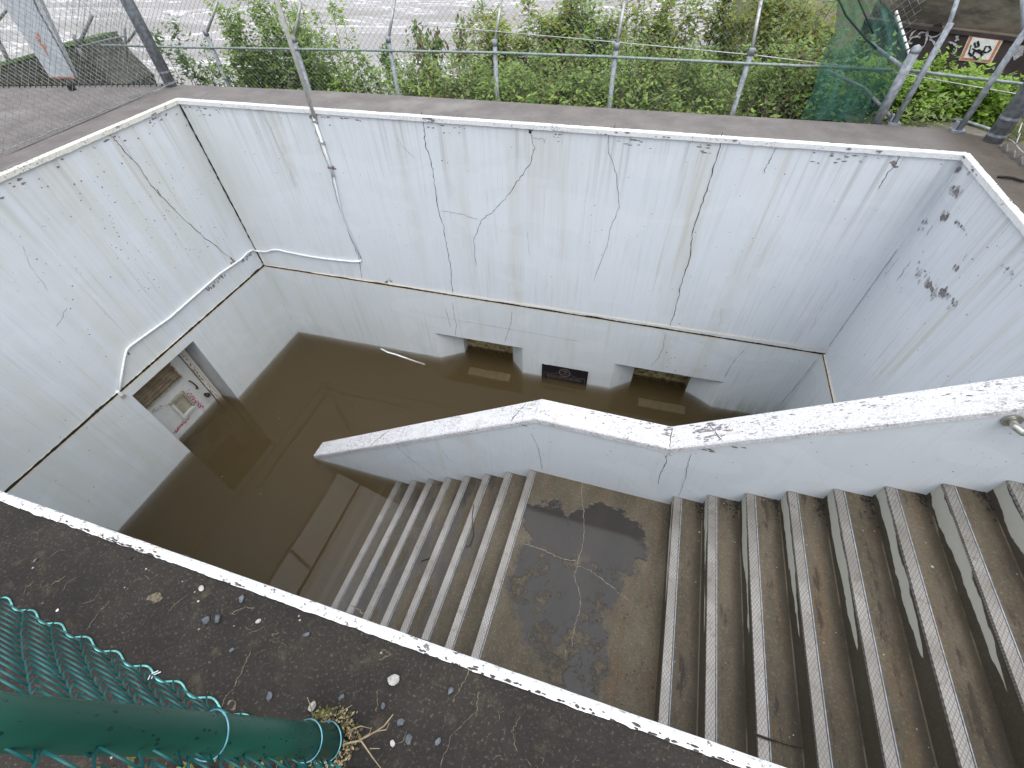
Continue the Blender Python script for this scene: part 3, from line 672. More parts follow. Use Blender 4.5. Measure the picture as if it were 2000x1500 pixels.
for Wd in (W1, W2):
    mb = MB(); mb.quad(f(Wd[2] - .01, ZB, -bd2), f(Wd[3] + .01, ZB, -bd2), f(Wd[3] + .01, wz + .01, -bd2), f(Wd[2] - .01, wz + .01, -bd2), M['dim'])
    for _ in range(6): mb.flake(f(random.uniform(Wd[2] + .05, Wd[3] - .05), random.uniform(WL, wz - .02), -bd2), random.uniform(.004, .010), DB, UP, NB, M['vein2'], (.8, 1.5))
    mb.build('window_panel', root)
    mb = MB(); mb.box((Wd[2] + .10, LIP, -2.36), (Wd[3] + .015, LIP + .098, WL - .066), M['silt'], A, DB, NB, UP); mb.build('window_sill', root)
rim(root, A, B, NB, M['rim'])

# ---- right wall
dR = Vector((0, -1, 0)); NR = Vector((-1, 0, 0)); LR = B.y - (YP + TH)
root, mb, f = wall('white right pit wall behind the parapet with dark peeled patches', B, dR, NR, LR, ())
mb.quad(f(0, -.03), f(LR, -.03), f(LR, -.003, -.002), f(0, -.003, -.002), M['wall'])
mb.quad(f(0, LEDGE - .042), f(LR, LEDGE - .042), f(LR, LEDGE - .042, LIP), f(0, LEDGE - .042, LIP), M['cream'])
cutface(mb, B, dR, NR, 0, LR, LEDGE - .042, LEDGE, M['wall'])
def blot(pa, pb, n_, spread, r):
    for _ in range(n_):
        t = random.random(); p = (pa[0] + (pb[0] - pa[0]) * t + random.gauss(0, spread), pa[1] + (pb[1] - pa[1]) * t + random.gauss(0, spread))
        q = on_right(p)
        if q.y > B.y - .01: q = None
        if q and noise.noise(q * 22) > -.32: mb.flake(q, r * random.uniform(.35, 1.2), dR, UP, NR, M['smear'] if _ % 3 else M['chip'], (random.uniform(.8, 1.6), random.uniform(.8, 2.0)), off=.0012 if _ % 3 else .0022)
blot((1790, 525), (1812, 552), 26, 7, .012); blot((1815, 555), (1840, 580), 34, 7, .015); blot((1835, 580), (1866, 598), 22, 5, .010); blot((1858, 425), (1870, 440), 16, 4, .012); blot((1862, 368), (1872, 380), 18, 4, .013)
blot((1842, 418), (1850, 424), 10, 4, .014); blot((1858, 428), (1890, 455), 14, 2, .008); blot((1868, 335), (1878, 320), 10, 3, .010); blot((1812, 430), (1800, 450), 12, 3, .008)
blot((1865, 522), (1870, 526), 6, 2, .008); blot((1968, 518), (1975, 540), 8, 4, .006); blot((1895, 325), (1905, 330), 10, 4, .008)
for pl, wd in (([(1780, 508), (1750, 550)], .008), ([(1822, 440), (1810, 460)], .008), ([(1758, 500), (1725, 545)], .0035), ([(1890, 495), (1880, 510)], .005)):
    crack(mb, pl, on_right, NR, wd, m=M['chip'])
for k in range(50): mb.flake(f(random.random() * LR, -.1 - random.random() * 1.25), random.uniform(.0018, .005), dR, UP, NR, M['chip'])
mb.build('upper_wall', root)
mb = MB(); cutface(mb, B, dR, NR, 0, LR, ZB, LEDGE - .042, M['wall_low'], (), LIP)
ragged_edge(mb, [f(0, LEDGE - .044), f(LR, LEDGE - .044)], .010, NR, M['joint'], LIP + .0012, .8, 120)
ragged_edge(mb, [f(0, LEDGE - .058), f(LR, LEDGE - .058)], .011, NR, M['cream'], LIP + .0008, .3, 90)
mb.build('lower_wall', root)
rim(root, B, B + dR * LR, NR, M['rim'])

# ---- front wall, seen only as its rim from above
dF = Vector((-1, 0, 0)); NF = Vector((0, 1, 0)); OFr = Vector((2.64, YF, 0)); LF = 2.64 - XL
root = thing('retaining_wall', 'near front pit wall, only its worn white rim beside the dark deck shows', 'wall', (-.4, YF, ZB))
mb = MB(); mb.quad((2.64, YF, ZB), (XL, YF, ZB), (XL, YF, -.003), (2.64, YF, -.003), M['wall']); mb.build('wall_face', root)
rim(root, OFr, OFr + dF * (LF + .03), NF, M['rimworn'], inn=.010, out=.012)
mb = MB()
for _ in range(14): mb.flake(at_z((812 + random.uniform(-16, 22), 1257 + random.uniform(-4, 9)), .004), .011, (1, 0, 0), (0, 1, 0), UP, M['yl'] if 'yl' in M else M['cream'], (1.3, .7), off=.001)

# ------------------------------------------------------------------ pit floor (under the silt)
mbf = MB(); mbf.quad((-3.7, .1, ZB + .02), (1.6, .1, ZB + .02), (1.6, 3.35, ZB + .02), (-3.7, 3.35, ZB + .02), M['soil']); struct(mbf, 'pit_floor')

# ------------------------------------------------------------------ stairs
root = thing('staircase', 'wet concrete stairs with metal nosings dropping from both sides of a landing', 'stairs', (.06, .78, ZB))
LT = -1.545; low = [(-.382 - .1624 * k, LT - .1033 * k) for k in range(12)]; hi = [(.504 + .1622 * k, LT + .1085 * (k + 1)) for k in range(14)]
low = [p for p in low if p[1] > ZB + .05]
def step(name, x0, x1, z):
    mb = MB(); bx = .004
    n_ = 14; ys = [YF + (YP - YF) * i / n_ for i in range(n_ + 1)]
    # worn front arris: wavers a little
    vs = []
    for y in ys:
        j = random.uniform(-.0012, .0012)
        vs += [(x0, y, ZB), (x0, y, z - .006), (x0 + .005 + j, y, z), (x1 + .004, y, z + j * .3), (x1 + .004, y, ZB)]
    fs = []
    for i in range(n_):
        for q in range(4): fs.append((i * 5 + q, i * 5 + q + 1, i * 5 + q + 6, i * 5 + q + 5))
    fs += [(0, 1, 2, 3, 4), tuple(n_ * 5 + q for q in (4, 3, 2, 1, 0))]
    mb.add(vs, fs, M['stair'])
    return mb
def nosing(par, x0, z, wdt=.036):
    nb = MB(); nb.box((x0 - .0025, YF + .002, z - .010), (x0 + wdt, YP - .004, z + .0028), M['nosing'])
    nb.box((x0 + wdt + .004, YF + .002, z - .004), (x0 + wdt + .008, YP - .004, z + .0022), M['galv'])
    nb.build('nosing', par)
for i in range(len(low) - 1, 0, -1):
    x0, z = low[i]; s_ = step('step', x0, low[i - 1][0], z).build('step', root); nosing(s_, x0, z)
mb = step('landing', low[0][0], hi[0][0], LT)
def on_land(p): return at_z(p, LT)
for st, w_ in (([(1137, 930), (1136, 965), (1140, 1005), (1141, 1040), (1138, 1065), (1130, 1090), (1128, 1105), (1121, 1125), (1129, 1150), (1134, 1170), (1132, 1195), (1124, 1215), (1120, 1240), (1116, 1265)], .0030),
               ([(1022, 1063), (1045, 1068), (1068, 1078), (1095, 1090), (1125, 1096)], .0030), ([(1128, 1105), (1150, 1112), (1158, 1120), (1180, 1135), (1205, 1155), (1228, 1172)], .0024), ([(1105, 1265), (1104, 1290)], .0022)):
    mb.ribbon([on_land(p) for p in st], w_, UP, M['vein2'], jit=.0045, sub=7, off=.0016)
for _ in range(34):
    p = (random.gauss(1245, 30), random.uniform(1000, 1400)); q = on_land(p)
    if q.x < .49 and q.y > .16: mb.flake(q, random.uniform(.002, .005), (1, 0, 0), (0, 1, 0), UP, M['litter'], off=.002)
land = mb.build('landing', root); nosing(land, low[0][0], LT)
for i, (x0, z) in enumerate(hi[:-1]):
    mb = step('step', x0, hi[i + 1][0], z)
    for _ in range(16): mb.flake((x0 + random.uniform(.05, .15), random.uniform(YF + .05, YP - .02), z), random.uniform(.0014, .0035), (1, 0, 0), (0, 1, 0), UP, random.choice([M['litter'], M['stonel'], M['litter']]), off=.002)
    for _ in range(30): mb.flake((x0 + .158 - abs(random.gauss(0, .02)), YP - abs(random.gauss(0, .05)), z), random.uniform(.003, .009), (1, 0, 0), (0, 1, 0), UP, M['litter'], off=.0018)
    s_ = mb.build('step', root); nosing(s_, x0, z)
mb = step('step', hi[-1][0], 2.64, -.012); mb.build('step', root)

# ------------------------------------------------------------------ parapet
root = thing('parapet_wall', 'low white parapet with weathered flat cap between the stairs and the flood', 'parapet', (-.3, YP + TH / 2, ZB))
zt = lambda x: -1.003 + (x + .352) * .637 if x < -.352 else (-1.0 if x < .366 else -1.0 + (x - .366) * .675)
xe = 1.83; prof = [(-2.289, zt(-2.289)), (-.352, -1.003), (.366, -1.0), (xe, zt(xe))]
mb = MB(); xs = [-2.26, -.352, .366, xe]
poly = [Vector((x, YP, z)) for x, z in prof] + [Vector((xe, YP, ZB)), Vector((-2.27, YP, ZB))]
mb.prism(poly, (0, TH, 0), M['wall_par'])
NP = Vector((0, -1, 0)); onp = lambda p: at_y(p, YP)
for pl, wd in (([(1308, 884), (1300, 893), (1303, 900), (1290, 925), (1285, 945)], .005), ([(1350, 885), (1344, 905), (1338, 935), (1325, 970)], .0035), ([(1036, 845), (1050, 870), (1056, 900), (1060, 918)], .0028),
               ([(775, 872), (800, 895), (818, 908), (848, 930)], .005), ([(862, 878), (875, 895), (890, 905)], .003)):
    crack(mb, pl, onp, NP, wd, jit=.003)
for p, r, k in (((1390, 878), .012, 6), ((1440, 873), .010, 4), ((1020, 830), .010, 6), ((1296, 888), .006, 4), ((770, 872), .005, 5), ((830, 860), .004, 6), ((722, 878), .006, 3)):
    for _ in range(k): mb.flake(onp((p[0] + random.gauss(0, 9), p[1] + random.gauss(0, 1.5))), r * random.uniform(.4, 1), (1, 0, 0), UP, NP, M['chip'], (1.8, .6))
for _ in range(60):
    x = random.uniform(-1.6, 1.7); mb.flake((x, YP, zt(x) - random.uniform(.02, .45)), random.uniform(.0015, .004), (1, 0, 0), UP, NP, M['chip'], (1.4, .8))
# damp tide line just above the treads
mb.build('parapet_body', root)
mb = MB(); OH = .010; CT = .036; N_ = 120
def capring(x, m_):
    z = zt(x); j = noise.noise(Vector((x * 7, 1, 2))) * .0022
    return [(x, YP - OH + j, z - .004), (x, YP - OH + j, z + CT - .008), (x, YP - OH + .006 + j, z + CT), (x, YP + TH + OH - .006, z + CT), (x, YP + TH + OH, z + CT - .006), (x, YP + TH + OH, z - .004)]
xsq = sorted([-2.289 + (xe + 2.289) * i / N_ for i in range(N_ + 1)] + [-.352, .366]); vs = []; fs = []
for x in xsq: vs += capring(x, 0)
for i in range(len(xsq) - 1):
    for q in range(5): fs.append((i * 6 + q, i * 6 + q + 1, i * 6 + q + 7, i * 6 + q + 6))
    fs.append((i * 6 + 5, i * 6, i * 6 + 6, i * 6 + 11))
fs += [(0, 1, 2, 3, 4, 5), tuple((len(xsq) - 1) * 6 + q for q in range(6))[::-1]]
mb.add(vs, fs, M['cap'])
def ctop(x, y): return Vector((x, y, zt(x) + CT))
for xa, xb in ((.366, .372), (-1.62, -1.50), (-.50, -.44), (.58, .52)):
    mb.ribbon([ctop(xa, YP - OH + .008), ctop((xa + xb) / 2, YP + TH / 2), ctop(xb, YP + TH)], .0045, UP, M['crack'], jit=.003, sub=5, off=.0012)
def capblot(xc, yc, sx, sy, k, r):
    for _ in range(k):
        x, y = random.gauss(xc, sx), random.gauss(yc, sy)
        if YP < y < YP + TH and abs(x - .366) > .008 and abs(x + .352) > .01:
            sl = .637 if x < -.352 else (0 if x < .366 else .675); U = Vector((1, 0, sl)).normalized()
            mb.flake(ctop(x, y), r * random.uniform(.3, 1), U, (0, 1, 0), Vector((-sl, 0, 1)).normalized(), M['chip'], (random.uniform(1, 2.6), .6), off=.0012)
capblot(.34, YP + .09, .012, .03, 14, .010); capblot(.53, YP + .09, .05, .018, 34, .012); capblot(.56, YP + .03, .06, .014, 26, .008); capblot(0, YP + .08, .16, .03, 34, .007)
capblot(1.0, YP + .10, .35, .02, 60, .006); capblot(.1, YP + .115, .2, .008, 20, .008); capblot(1.2, YP + .06, .3, .04, 40, .004)
mb.build('cap', root)

# ------------------------------------------------------------------ flood water
mb = MB(); mb.box((-3.66, .06, ZB + .03), (1.56, 3.36, WL), M['pitwater']); struct(mb, 'flood_water')

random.seed(31)
mb = MB()
for _ in range(240):
    x = random.uniform(-3.4, -1.5); y = random.uniform(.15, 2.8)
    if random.random() < .5: x = XL + .02 + abs(random.gauss(0, .05)); y = random.uniform(.2, 1.15)
    mb.flake((x, y, WL), random.choice((.0016, .002, .003, .0045)), (1, 0, 0), (0, 1, 0), UP, random.choice([M['vein2'], M['litter'], M['straw'], M['silt']]), (random.uniform(.6, 1.6), .7), off=.0015)
for _ in range(60):
    x = random.uniform(-3.3, 1.2); mb.flake((x, A.y + (x + 3.44) * .028 - LIP - abs(random.gauss(0, .03)), WL), random.choice((.002, .003, .004)), (1, 0, 0), (0, 1, 0), UP, random.choice([M['litter'], M['straw']]), off=.0015)
tag(mb.build('floating_debris'), 'specks of seed and leaf scum floating on the brown flood water', 'debris', kind='stuff')
# ------------------------------------------------------------------ plaque, conduit, handrail
pq = thing('plaque', 'dark bronze memorial plaque with round emblem between the two window bays', 'plaque', on_back((1100, 750), LIP))
f = lambda s_, z, o_=0: A + DB * s_ + UP * z + NB * (LIP + o_)
mb = MB(); s0, s1, pz0, pz1 = 2.785, 3.230, -2.352, -2.086
mb.box((s0, LIP + .001, pz0), (s1, LIP + .010, pz1), M['bronze'], A, DB, NB, UP); mb.build('plate', pq)
mb = MB(); o_ = .010
def ln(pts, w_=.003): mb.ribbon([f(s0 + (s1 - s0) * u, pz0 + (pz1 - pz0) * v, o_) for u, v in pts], w_, NB, M['bronzel'], taper=False)
ln([(.05, .62), (.05, .04), (.95, .04), (.95, .62)]); ln([(.05, .62), (.22, .60), (.32, .66), (.39, .76)]); ln([(.61, .76), (.68, .66), (.78, .60), (.95, .62)])
ln([(.50 + .115 * math.cos(a * .2618), .76 + .19 * math.sin(a * .2618)) for a in range(25)], .0065)
ln([(.50 + .08 * math.cos(a * .2618), .76 + .13 * math.sin(a * .2618)) for a in range(25)], .002)
ln([(.46, .82), (.52, .84), (.55, .80), (.50, .76), (.53, .71), (.47, .69)], .006)
random.seed(3)
for v, u0, u1, w_ in ((.53, .11, .88, .006), (.47, .11, .88, .006), (.41, .13, .86, .005), (.29, .12, .66, .004), (.22, .12, .56, .004), (.14, .44, .58, .004)):
    u = u0
    while u < u1:
        L = random.uniform(.008, .022); ln([(u, v), (u + L, v)], w_ * random.uniform(.7, 1)); u += L + random.uniform(.004, .008)
mb.build('lettering', pq)
mb = MB(); mb.flake(f(s0 + .035, pz1 + .004, .003), .012, DB, UP, NB, M['conduit'], (2, .5)); mb.build('paint_edge', pq)

cd = thing('conduit', 'thin white conduit down the back wall and bending along the left wall', 'conduit', on_back((705, 512)))
r = .0085
pole_base = at_pl((610, 215), A + NB * .014, NB)
mb = MB(); px, py = pole_base.x, pole_base.y
mb.tube([(px, py, -.05), (px, py, .5), (px, py, 1.6)], .0135, M['pole'], 12); mb.build('riser_pole', cd, True)
mb = MB(); pts = [on_back((612, 228), .014), on_back((640, 310), .012), on_back((652, 345), .011), on_back((668, 420), .010), on_back((690, 470), .010), on_back((705, 505), .010)]
mb.tube(pts[:3], .0095, M['conduit'], 10); mb.tube(pts[2:], .0052, M['board'], 8); mb.build('downpipe', cd, True)
for p in ((615, 237), (629, 279), (645, 327)):
    mb = MB(); q = on_back(p, .012); mb.box((q.x - .016, q.y - .012, q.z - .007), (q.x + .016, q.y + .014, q.z + .007), M['galvl' if p[1] < 300 else 'chip']); mb.build('pipe_clip', cd)
pts = [on_back(p, .010) for p in ((705, 510), (690, 511), (640, 506), (600, 500), (560, 492), (545, 488), (532, 488), (520, 492), (507, 491))] + [Vector((XL + .014, A.y - .014, on_back((500, 488)).z))] + [on_left(p, .010) for p in ((493, 488), (484, 493), (470, 507), (430, 534), (380, 578), (330, 622), (290, 650), (254, 676), (247, 684), (243, 700), (237, 735), (234, 762))]
mb = MB(); mb.tube(pts, r, M['conduit'], 10); mb.build('horizontal_run', cd, True)
mb = MB(); q = on_left((233, 768), .010); mb.tube([q + UP * .02, q - UP * .02], .013, M['conduit'], 10); mb.box((q.x - .012, q.y - .014, q.z - .045), (q.x + .014, q.y + .016, q.z - .02), M['hatch']); mb.build('end_fitting', cd)
# loose hose end floating at the wall foot
hz = WL + .008
mb = MB(); mb.tube([at_z((744, 681), hz + .02), at_z((757, 688), hz), at_z((775, 693), hz), at_z((800, 702), WL - .012), at_z((830, 712), WL - .03)], .009, M['conduit'], 8)
tag(lift(mb.build('hose', None, True)), 'short white hose end poking out of the brown flood at the back wall', 'hose')
hr = thing('handrail', 'steel handrail end curving from the parapet face at the right edge', 'handrail', at_y((1972, 818), YP))
q = at_y((1976, 820), YP); mb = MB()
pth = [q + Vector((0, .004, 0)), q + Vector((.0, -.035, 0)), q + Vector((.012, -.055, .002)), q + Vector((.05, -.068, .03)), q + Vector((.45, -.07, .30)), q + Vector((1.0, -.07, .67))]
mb.tube(pth, .014, M['steel'], 14); mb.build('rail', hr, True)
mb = MB(); mb.tube([q + Vector((0, .0, 0)), q + Vector((0, -.006, 0))], .030, M['steel'], 18); mb.build('wall_flange', hr)

# ------------------------------------------------------------------ chain-link helpers
def chainlink(mb, P0, u, v, W, H_, cw, ch, r, mat, depth=.002, wob=0.0, seg=3, bulge=None, bow=0):
    u = Vector(u).normalized(); v = Vector(v).normalized(); n = u.cross(v).normalized()
    cols = int(W / (cw / 2)); rows = int(H_ / (ch / 2))
    for i in range(cols):
        pts = []
        for j in range(rows + 1):
            sd_ = (j + i) % 2
            a = i * cw / 2 + (sd_ * cw / 2); b = j * ch / 2
            p = P0 + u * (a + random.uniform(-wob, wob)) + v * (b + random.uniform(-wob, wob)) + n * (depth if sd_ else -depth)
            if bulge: p = p + n * bulge(a, b)
            if bow and pts: pts.append(pts[-1].lerp(p, .5) + v * bow - n * bow * .3)
            pts.append(p)
        mb.tube(pts, r, mat, seg, cap=False)

# ---- near green fence
gf = thing('chain_link_fence', 'green vinyl chain link fence with thick wet post at lower left', 'fence', (-.342, -.064, 0))
mb = MB(); pb = Vector((-.342, -.0635, -.004)); tp_ = Vector((-.4368, -.0998, .54)); dv = (tp_ - pb) / .544
mb.tube([pb + dv * t for t in (0, .18, .36, .54, .70)], [.0262, .0243, .0224, .0204, .0200], M['post'], 32); mb.build('post', gf, True)
g0, g1 = at_z((-260, 1040)), at_z((700, 1512)); ug = (g1 - g0).normalized(); Wg = (g1 - g0).length
mb = MB(); vg = Vector((0, -.075, 1)).normalized(); bl = lambda a, b: .010 * math.sin(b * 5 + a * 2) * min(1, b * 4)
chainlink(mb, g0 + UP * .006, ug, vg, Wg + .5, .95, .080, .060, .00145, M['tealwire'], .0040, .0010, 6, bl, .006); mb.build('wire_mesh', gf, True)
mb = MB(); pts = []
for i in range(int(Wg / .005) + 60):
    s_ = i * .005; pts.append(g0 + ug * s_ + UP * .003 + Vector((-ug.y, ug.x, 0)) * (.0055 * math.sin(s_ / .080 * 6.283 + .6)))
mb.tube(pts, .0018, M['brightwire'], 6); mb.build('bottom_wire', gf, True)
# tie wires looped round the post
for z, m_ in ((.30, 'tie'), (.085, 'tie'), (.025, 'tie')):
    mb = MB(); c_ = pb + dv * z; rr = .0285 - z * .0107
    mb.tube([c_ + Vector((math.cos(a) * rr, math.sin(a) * rr, .010 * math.sin(a * 1.3) )) for a in [math.radians(q) for q in range(-115, 150, 12)]] + [c_ + Vector((-.045, -.030, -.004))], .0012, M[m_], 6); mb.build('tie_wire', gf, True)
mb = MB(); q = at_z((300, 1318), .004)
for k in (0, .006): mb.tube([q + Vector((k - .004, -.009, .0)), q + Vector((k, 0, .009)), q + Vector((k + .005, .008, .002))], .0010, M['conduit'], 6)
mb.build('hog_ring', gf)

# ---- grey fences on the deck
lf = thing('chain_link_fence', 'grey chain link fence with broad corner post along the left deck', 'fence', (-3.725, 3.068, 0))
mb = MB(); mb.tube([(-3.725, 3.068, 0), (-3.725, 3.068, 1.35)], .040, M['galv'], 16)
mb.build('post', lf, True)
mb = MB(); chainlink(mb, Vector((-3.705, 3.05, .012)), (0.030, -1, 0), (0, 0, 1), 2.6, 1.35, .044, .044, .00135, M['wire'], .0012, .0008); mb.build('wire_mesh', lf)
mb = MB(); mb.tube([(-3.70 + .004 * math.sin(i * .9), 3.05 - i * .05, .018 + .004 * math.sin(i * 1.7)) for i in range(52)], .0022, M['wirel'], 5)
mb.build('tension_wire', lf)
for z in (.02, .09): mb = MB(); mb.tube([(-3.725, 3.068, z), (-3.725, 3.068, z + .012)], .0415, M['galv'], 16); mb.build('post_band', lf)
mb = MB(); mb.tube([(-3.725, 3.068, 1.22), (-3.68, -.6, 1.22)], .022, M['galv'], 10); mb.build('top_rail', lf, True)
mb = MB(); mb.tube([(-3.71, 1.25, 0), (-3.71, 1.25, 1.25)], .024, M['galv'], 10); mb.build('post', lf, True)
lf2 = thing('chain_link_fence', 'grey chain link fence along the far left deck edge before the pale board', 'fence', (-4.4, 2.93, 0))
a, b = at_z((330, 168)), at_z((-60, 172)); u = (b - a).normalized()
mb = MB(); chainlink(mb, a + UP * .006, u, (0, 0, 1), (b - a).length + .8, 1.3, .046, .046, .0012, M['wirel'], .0012, .0008); mb.build('wire_mesh', lf2)
mb = MB()
kp = []
for i in range(int((b - a).length / .046)): q = a + u * (i * .046); kp += [q + UP * .014, q + Vector((.004, -.018, .004)), q + u * .008 + UP * .014]
mb.tube(kp, .0032, M['joint'], 4); mb.build('bottom_selvage', lf2)
mb = MB(); q = at_z((143, 176)); mb.tube([q, q + UP * .04], .025, M['joint'], 8); mb.build('post_stub', lf2)

rf = thing('chain_link_fence', 'grey chain link fence with broad corner post along the right deck', 'fence', (1.70, 3.14, 0))
pr = at_z((1938, 276)); mb = MB(); mb.tube([pr, pr + UP * 1.3], .042, M['galv'], 16); mb.build('post', rf, True)
for z in (.03, .11): mb = MB(); mb.tube([pr + UP * z, pr + UP * (z + .012)], .0435, M['galv'], 16); mb.build('post_band', rf)
r0 = pr + Vector((.04, -.04, .035)); r1 = at_z((2010, 335)); ur = (r1 - pr).normalized()
mb = MB(); chainlink(mb, r0, ur, (0, 0, 1), 2.0, 1.3, .075, .075, .0030, M['wirel'], .003, .002, 4); mb.build('wire_mesh', rf)
mb = MB(); mb.tube([r0 + ur * .04 * i + Vector((0, 0, .004 * math.sin(i * 1.3) - .008 - .0006 * i)) for i in range(40)], .0036, M['wirel'], 5); mb.build('tension_wire', rf)
mb = MB(); kp = []
for i in range(30):
    q = r0 + ur * (.075 * i + .04) + Vector((-.045, -.01, 0)); q.z = .008; kp += [q, q + Vector((.02, .012, .012)), q + ur * .02 + Vector((.02, .01, .012))]
mb.tube(kp, .0035, M['wire'], 5); mb.build('bottom_selvage', rf)

# ---- tall fence beyond the back deck edge
YB = 3.5
bf = thing('security_fence', 'tall grey security fence with outward arms beyond the back wall', 'fence', (-1.2, YB, -1.1))
tops_px = [(400, 60), (572, 72), (757, 72), (966, 78), (1205, 85), (1470, 95)]
arms_px = [(428, 10), (590, 10), (773, 5), (980, 5), (1220, 5), (1484, 10)]
for t_px, a_px in zip(tops_px, arms_px):
    tq = at_y(t_px, YB); mb = MB(); mb.tube([(tq.x, YB, -1.1), (tq.x, YB, tq.z)], .0155, M['galv'], 10)
    mb.tube([(tq.x, YB, tq.z - .03), (tq.x, YB, tq.z + .004)], .019, M['galv'], 10); o = mb.build('post', bf, True)
    aq = at_y(a_px, YB + .08); mb = MB(); mb.tube([(tq.x, YB, tq.z - .02), (aq.x, aq.y, aq.z + .02)], .010, M['galvl'], 8); mb.build('arm', bf, True)
mb = MB(); rl = [at_y(p, YB - .012) for p in ((200, 88), (330, 92), (700, 98), (970, 103), (1190, 111), (1460, 124), (1745, 137))]
mb.tube(rl, .0080, M['rail'], 8); mb.build('top_rail', bf, True)
mb = MB(); mb.tube([at_y(p, YB + .01) for p in ((820, 48), (1000, 64), (1200, 82), (1470, 107), (1740, 140), (1990, 184))], .0028, M['galvl'], 5); mb.build('line_wire', bf)
a = at_y((150, 160), YB); 
mb = MB(); chainlink(mb, Vector((-5.0, YB + .02, -.55)), (1, 0, 0), (0, 0, 1), 6.2, .85, .042, .042, .0011, M['wire'], .001, .0006)
chainlink(mb, Vector((-5.0, YB + .022, .29)), (1, 0, 0), (0, .22, 1), 6.2, .24, .042, .042, .0011, M['wire'], .001, .0006)
mb.build('wire_mesh', bf)
# thick end post, brace, white pole with bands
ep = thing('gate_post', 'thick round-capped grey fence post in front of the green netting', 'post', at_z((1712, 240)))
q = at_z((1712, 240)); zt_ = at_y((1787, 97), q.y); mb = MB(); mb.tube([(q.x, q.y, -.05), (q.x, q.y, zt_.z - .008)], .024, M['galv'], 14); mb.build('post', ep, True)
mb = MB(); mb.tube([(q.x, q.y, zt_.z - .012), (q.x, q.y, zt_.z), (q.x, q.y, zt_.z + .014), (q.x, q.y, zt_.z + .022)], [.0255, .0255, .018, .004], M['galv'], 14); mb.build('cap', ep, True)
mb = MB(); mb.tube([at_y((1768, 135), q.y), at_y((1700, 85), q.y + .25)], .010, M['galv'], 8); mb.tube([at_y((1748, 238), q.y), at_y((1688, 172), q.y + .12), at_y((1615, 138), q.y + .2)], .009, M['galv'], 8); mb.build('brace', ep, True)
for n_, (b_px, t_px, a_px) in enumerate((((1745, 243), (1865, 45), (1873, -10)), ((1870, 258), (1990, 55), (1998, -10)))):
    b_ = at_z(b_px); t2 = at_y(t_px, b_.y); mb = MB()
    pt = thing('fence_post', ['slim grey post with bent arm bolted to the deck edge, nearer the netting', 'slim grey post with bent arm bolted to the deck edge, nearer the right corner'][n_], 'post', b_, 'slim posts bolted to the deck edge')
    mb.tube([(b_.x, b_.y, -.06), (b_.x, b_.y, t2.z)], .0145, M['galv'], 10); mb.build('post', pt, True)
    a2 = at_y(a_px, b_.y + .07); mb = MB(); mb.tube([(b_.x, b_.y, t2.z - .02), a2], .011, M['galv'], 8); mb.build('arm', pt, True)
    mb = MB(); mb.box((b_.x - .035, b_.y - .02, .0), (b_.x + .030, b_.y + .03, .012), M['galv']); mb.box((b_.x - .03, b_.y - .006, .012), (b_.x - .018, b_.y + .02, .05), M['galv']); mb.build('bracket', pt)
mb = MB(); mb.tube([at_y(p, 3.36) for p in ((1770, 137), (1865, 149), (1990, 163), (2040, 172))], .008, M['rail'], 8); tag(lift(mb.build('fence_rail', None, True)), 'grey horizontal fence rail running right from the thick capped post', 'rail')
mb = MB(); a, b = at_y((1750, 22), 3.75), at_y((1776, 106), 3.6); mb.tube([a, b], .0075, M['conduit'], 8)
for k in range(6): q = a.lerp(b, .08 + k * .16); mb.tube([q, q + (b - a) * .03], .0085, M['joint'], 8)
tag(lift(mb.build('banded_pole', None)), 'short leaning white pole with dark bands beside the netting', 'pole')
mb = MB(); a, b = at_y((1748, 30), 3.77), at_y((1770, 98), 3.62); mb.tube([a, b], .005, M['wire'], 6); tag(lift(mb.build('thin_rod', None)), 'thin dark rod tied alongside the white banded pole', 'rod')

# ---- green netting draped behind the post
mb = MB(); outl = [((1635, -30), (1700, -30)), ((1634, 20), (1742, 22)), ((1630, 60), (1758, 55)), ((1612, 95), (1770, 95)), ((1600, 130), (1762, 135)), ((1590, 170), (1745, 180)), ((1575, 205), (1728, 215)), ((1565, 232), (1712, 240))]
rows = []; NX = 26
for j, (l_, r_) in enumerate(outl):
    rows.append([at_y((l_[0] + (r_[0] - l_[0]) * i / NX, l_[1] + (r_[1] - l_[1]) * i / NX), 3.40 + .05 * (7 - j) / 7 + .013 * math.sin(i * 1.1 + j * .5) + .007 * math.sin(i * 2.7)) for i in range(NX + 1)])
vs = [p for r_ in rows for p in r_]; fs = [(j * (NX + 1) + i, j * (NX + 1) + i + 1, (j + 1) * (NX + 1) + i + 1, (j + 1) * (NX + 1) + i) for j in range(len(rows) - 1) for i in range(NX)]
mb.add(vs, fs, M['net']); netr = thing('netting', 'green debris netting hung in folds on the back fence', 'netting', at_z((1650, 238)))
mb.build('net_sheet', netr, True)
mb = MB(); mb.tube([at_y(p, 3.42) for p in ((1630, -20), (1652, 30), (1690, 75), (1712, 95))], .0045, M['netdark'], 8); mb.tube([at_y(p, 3.42) for p in ((1668, -20), (1690, 30), (1705, 65))], .004, M['netdark'], 8); mb.build('net_strap', netr, True)

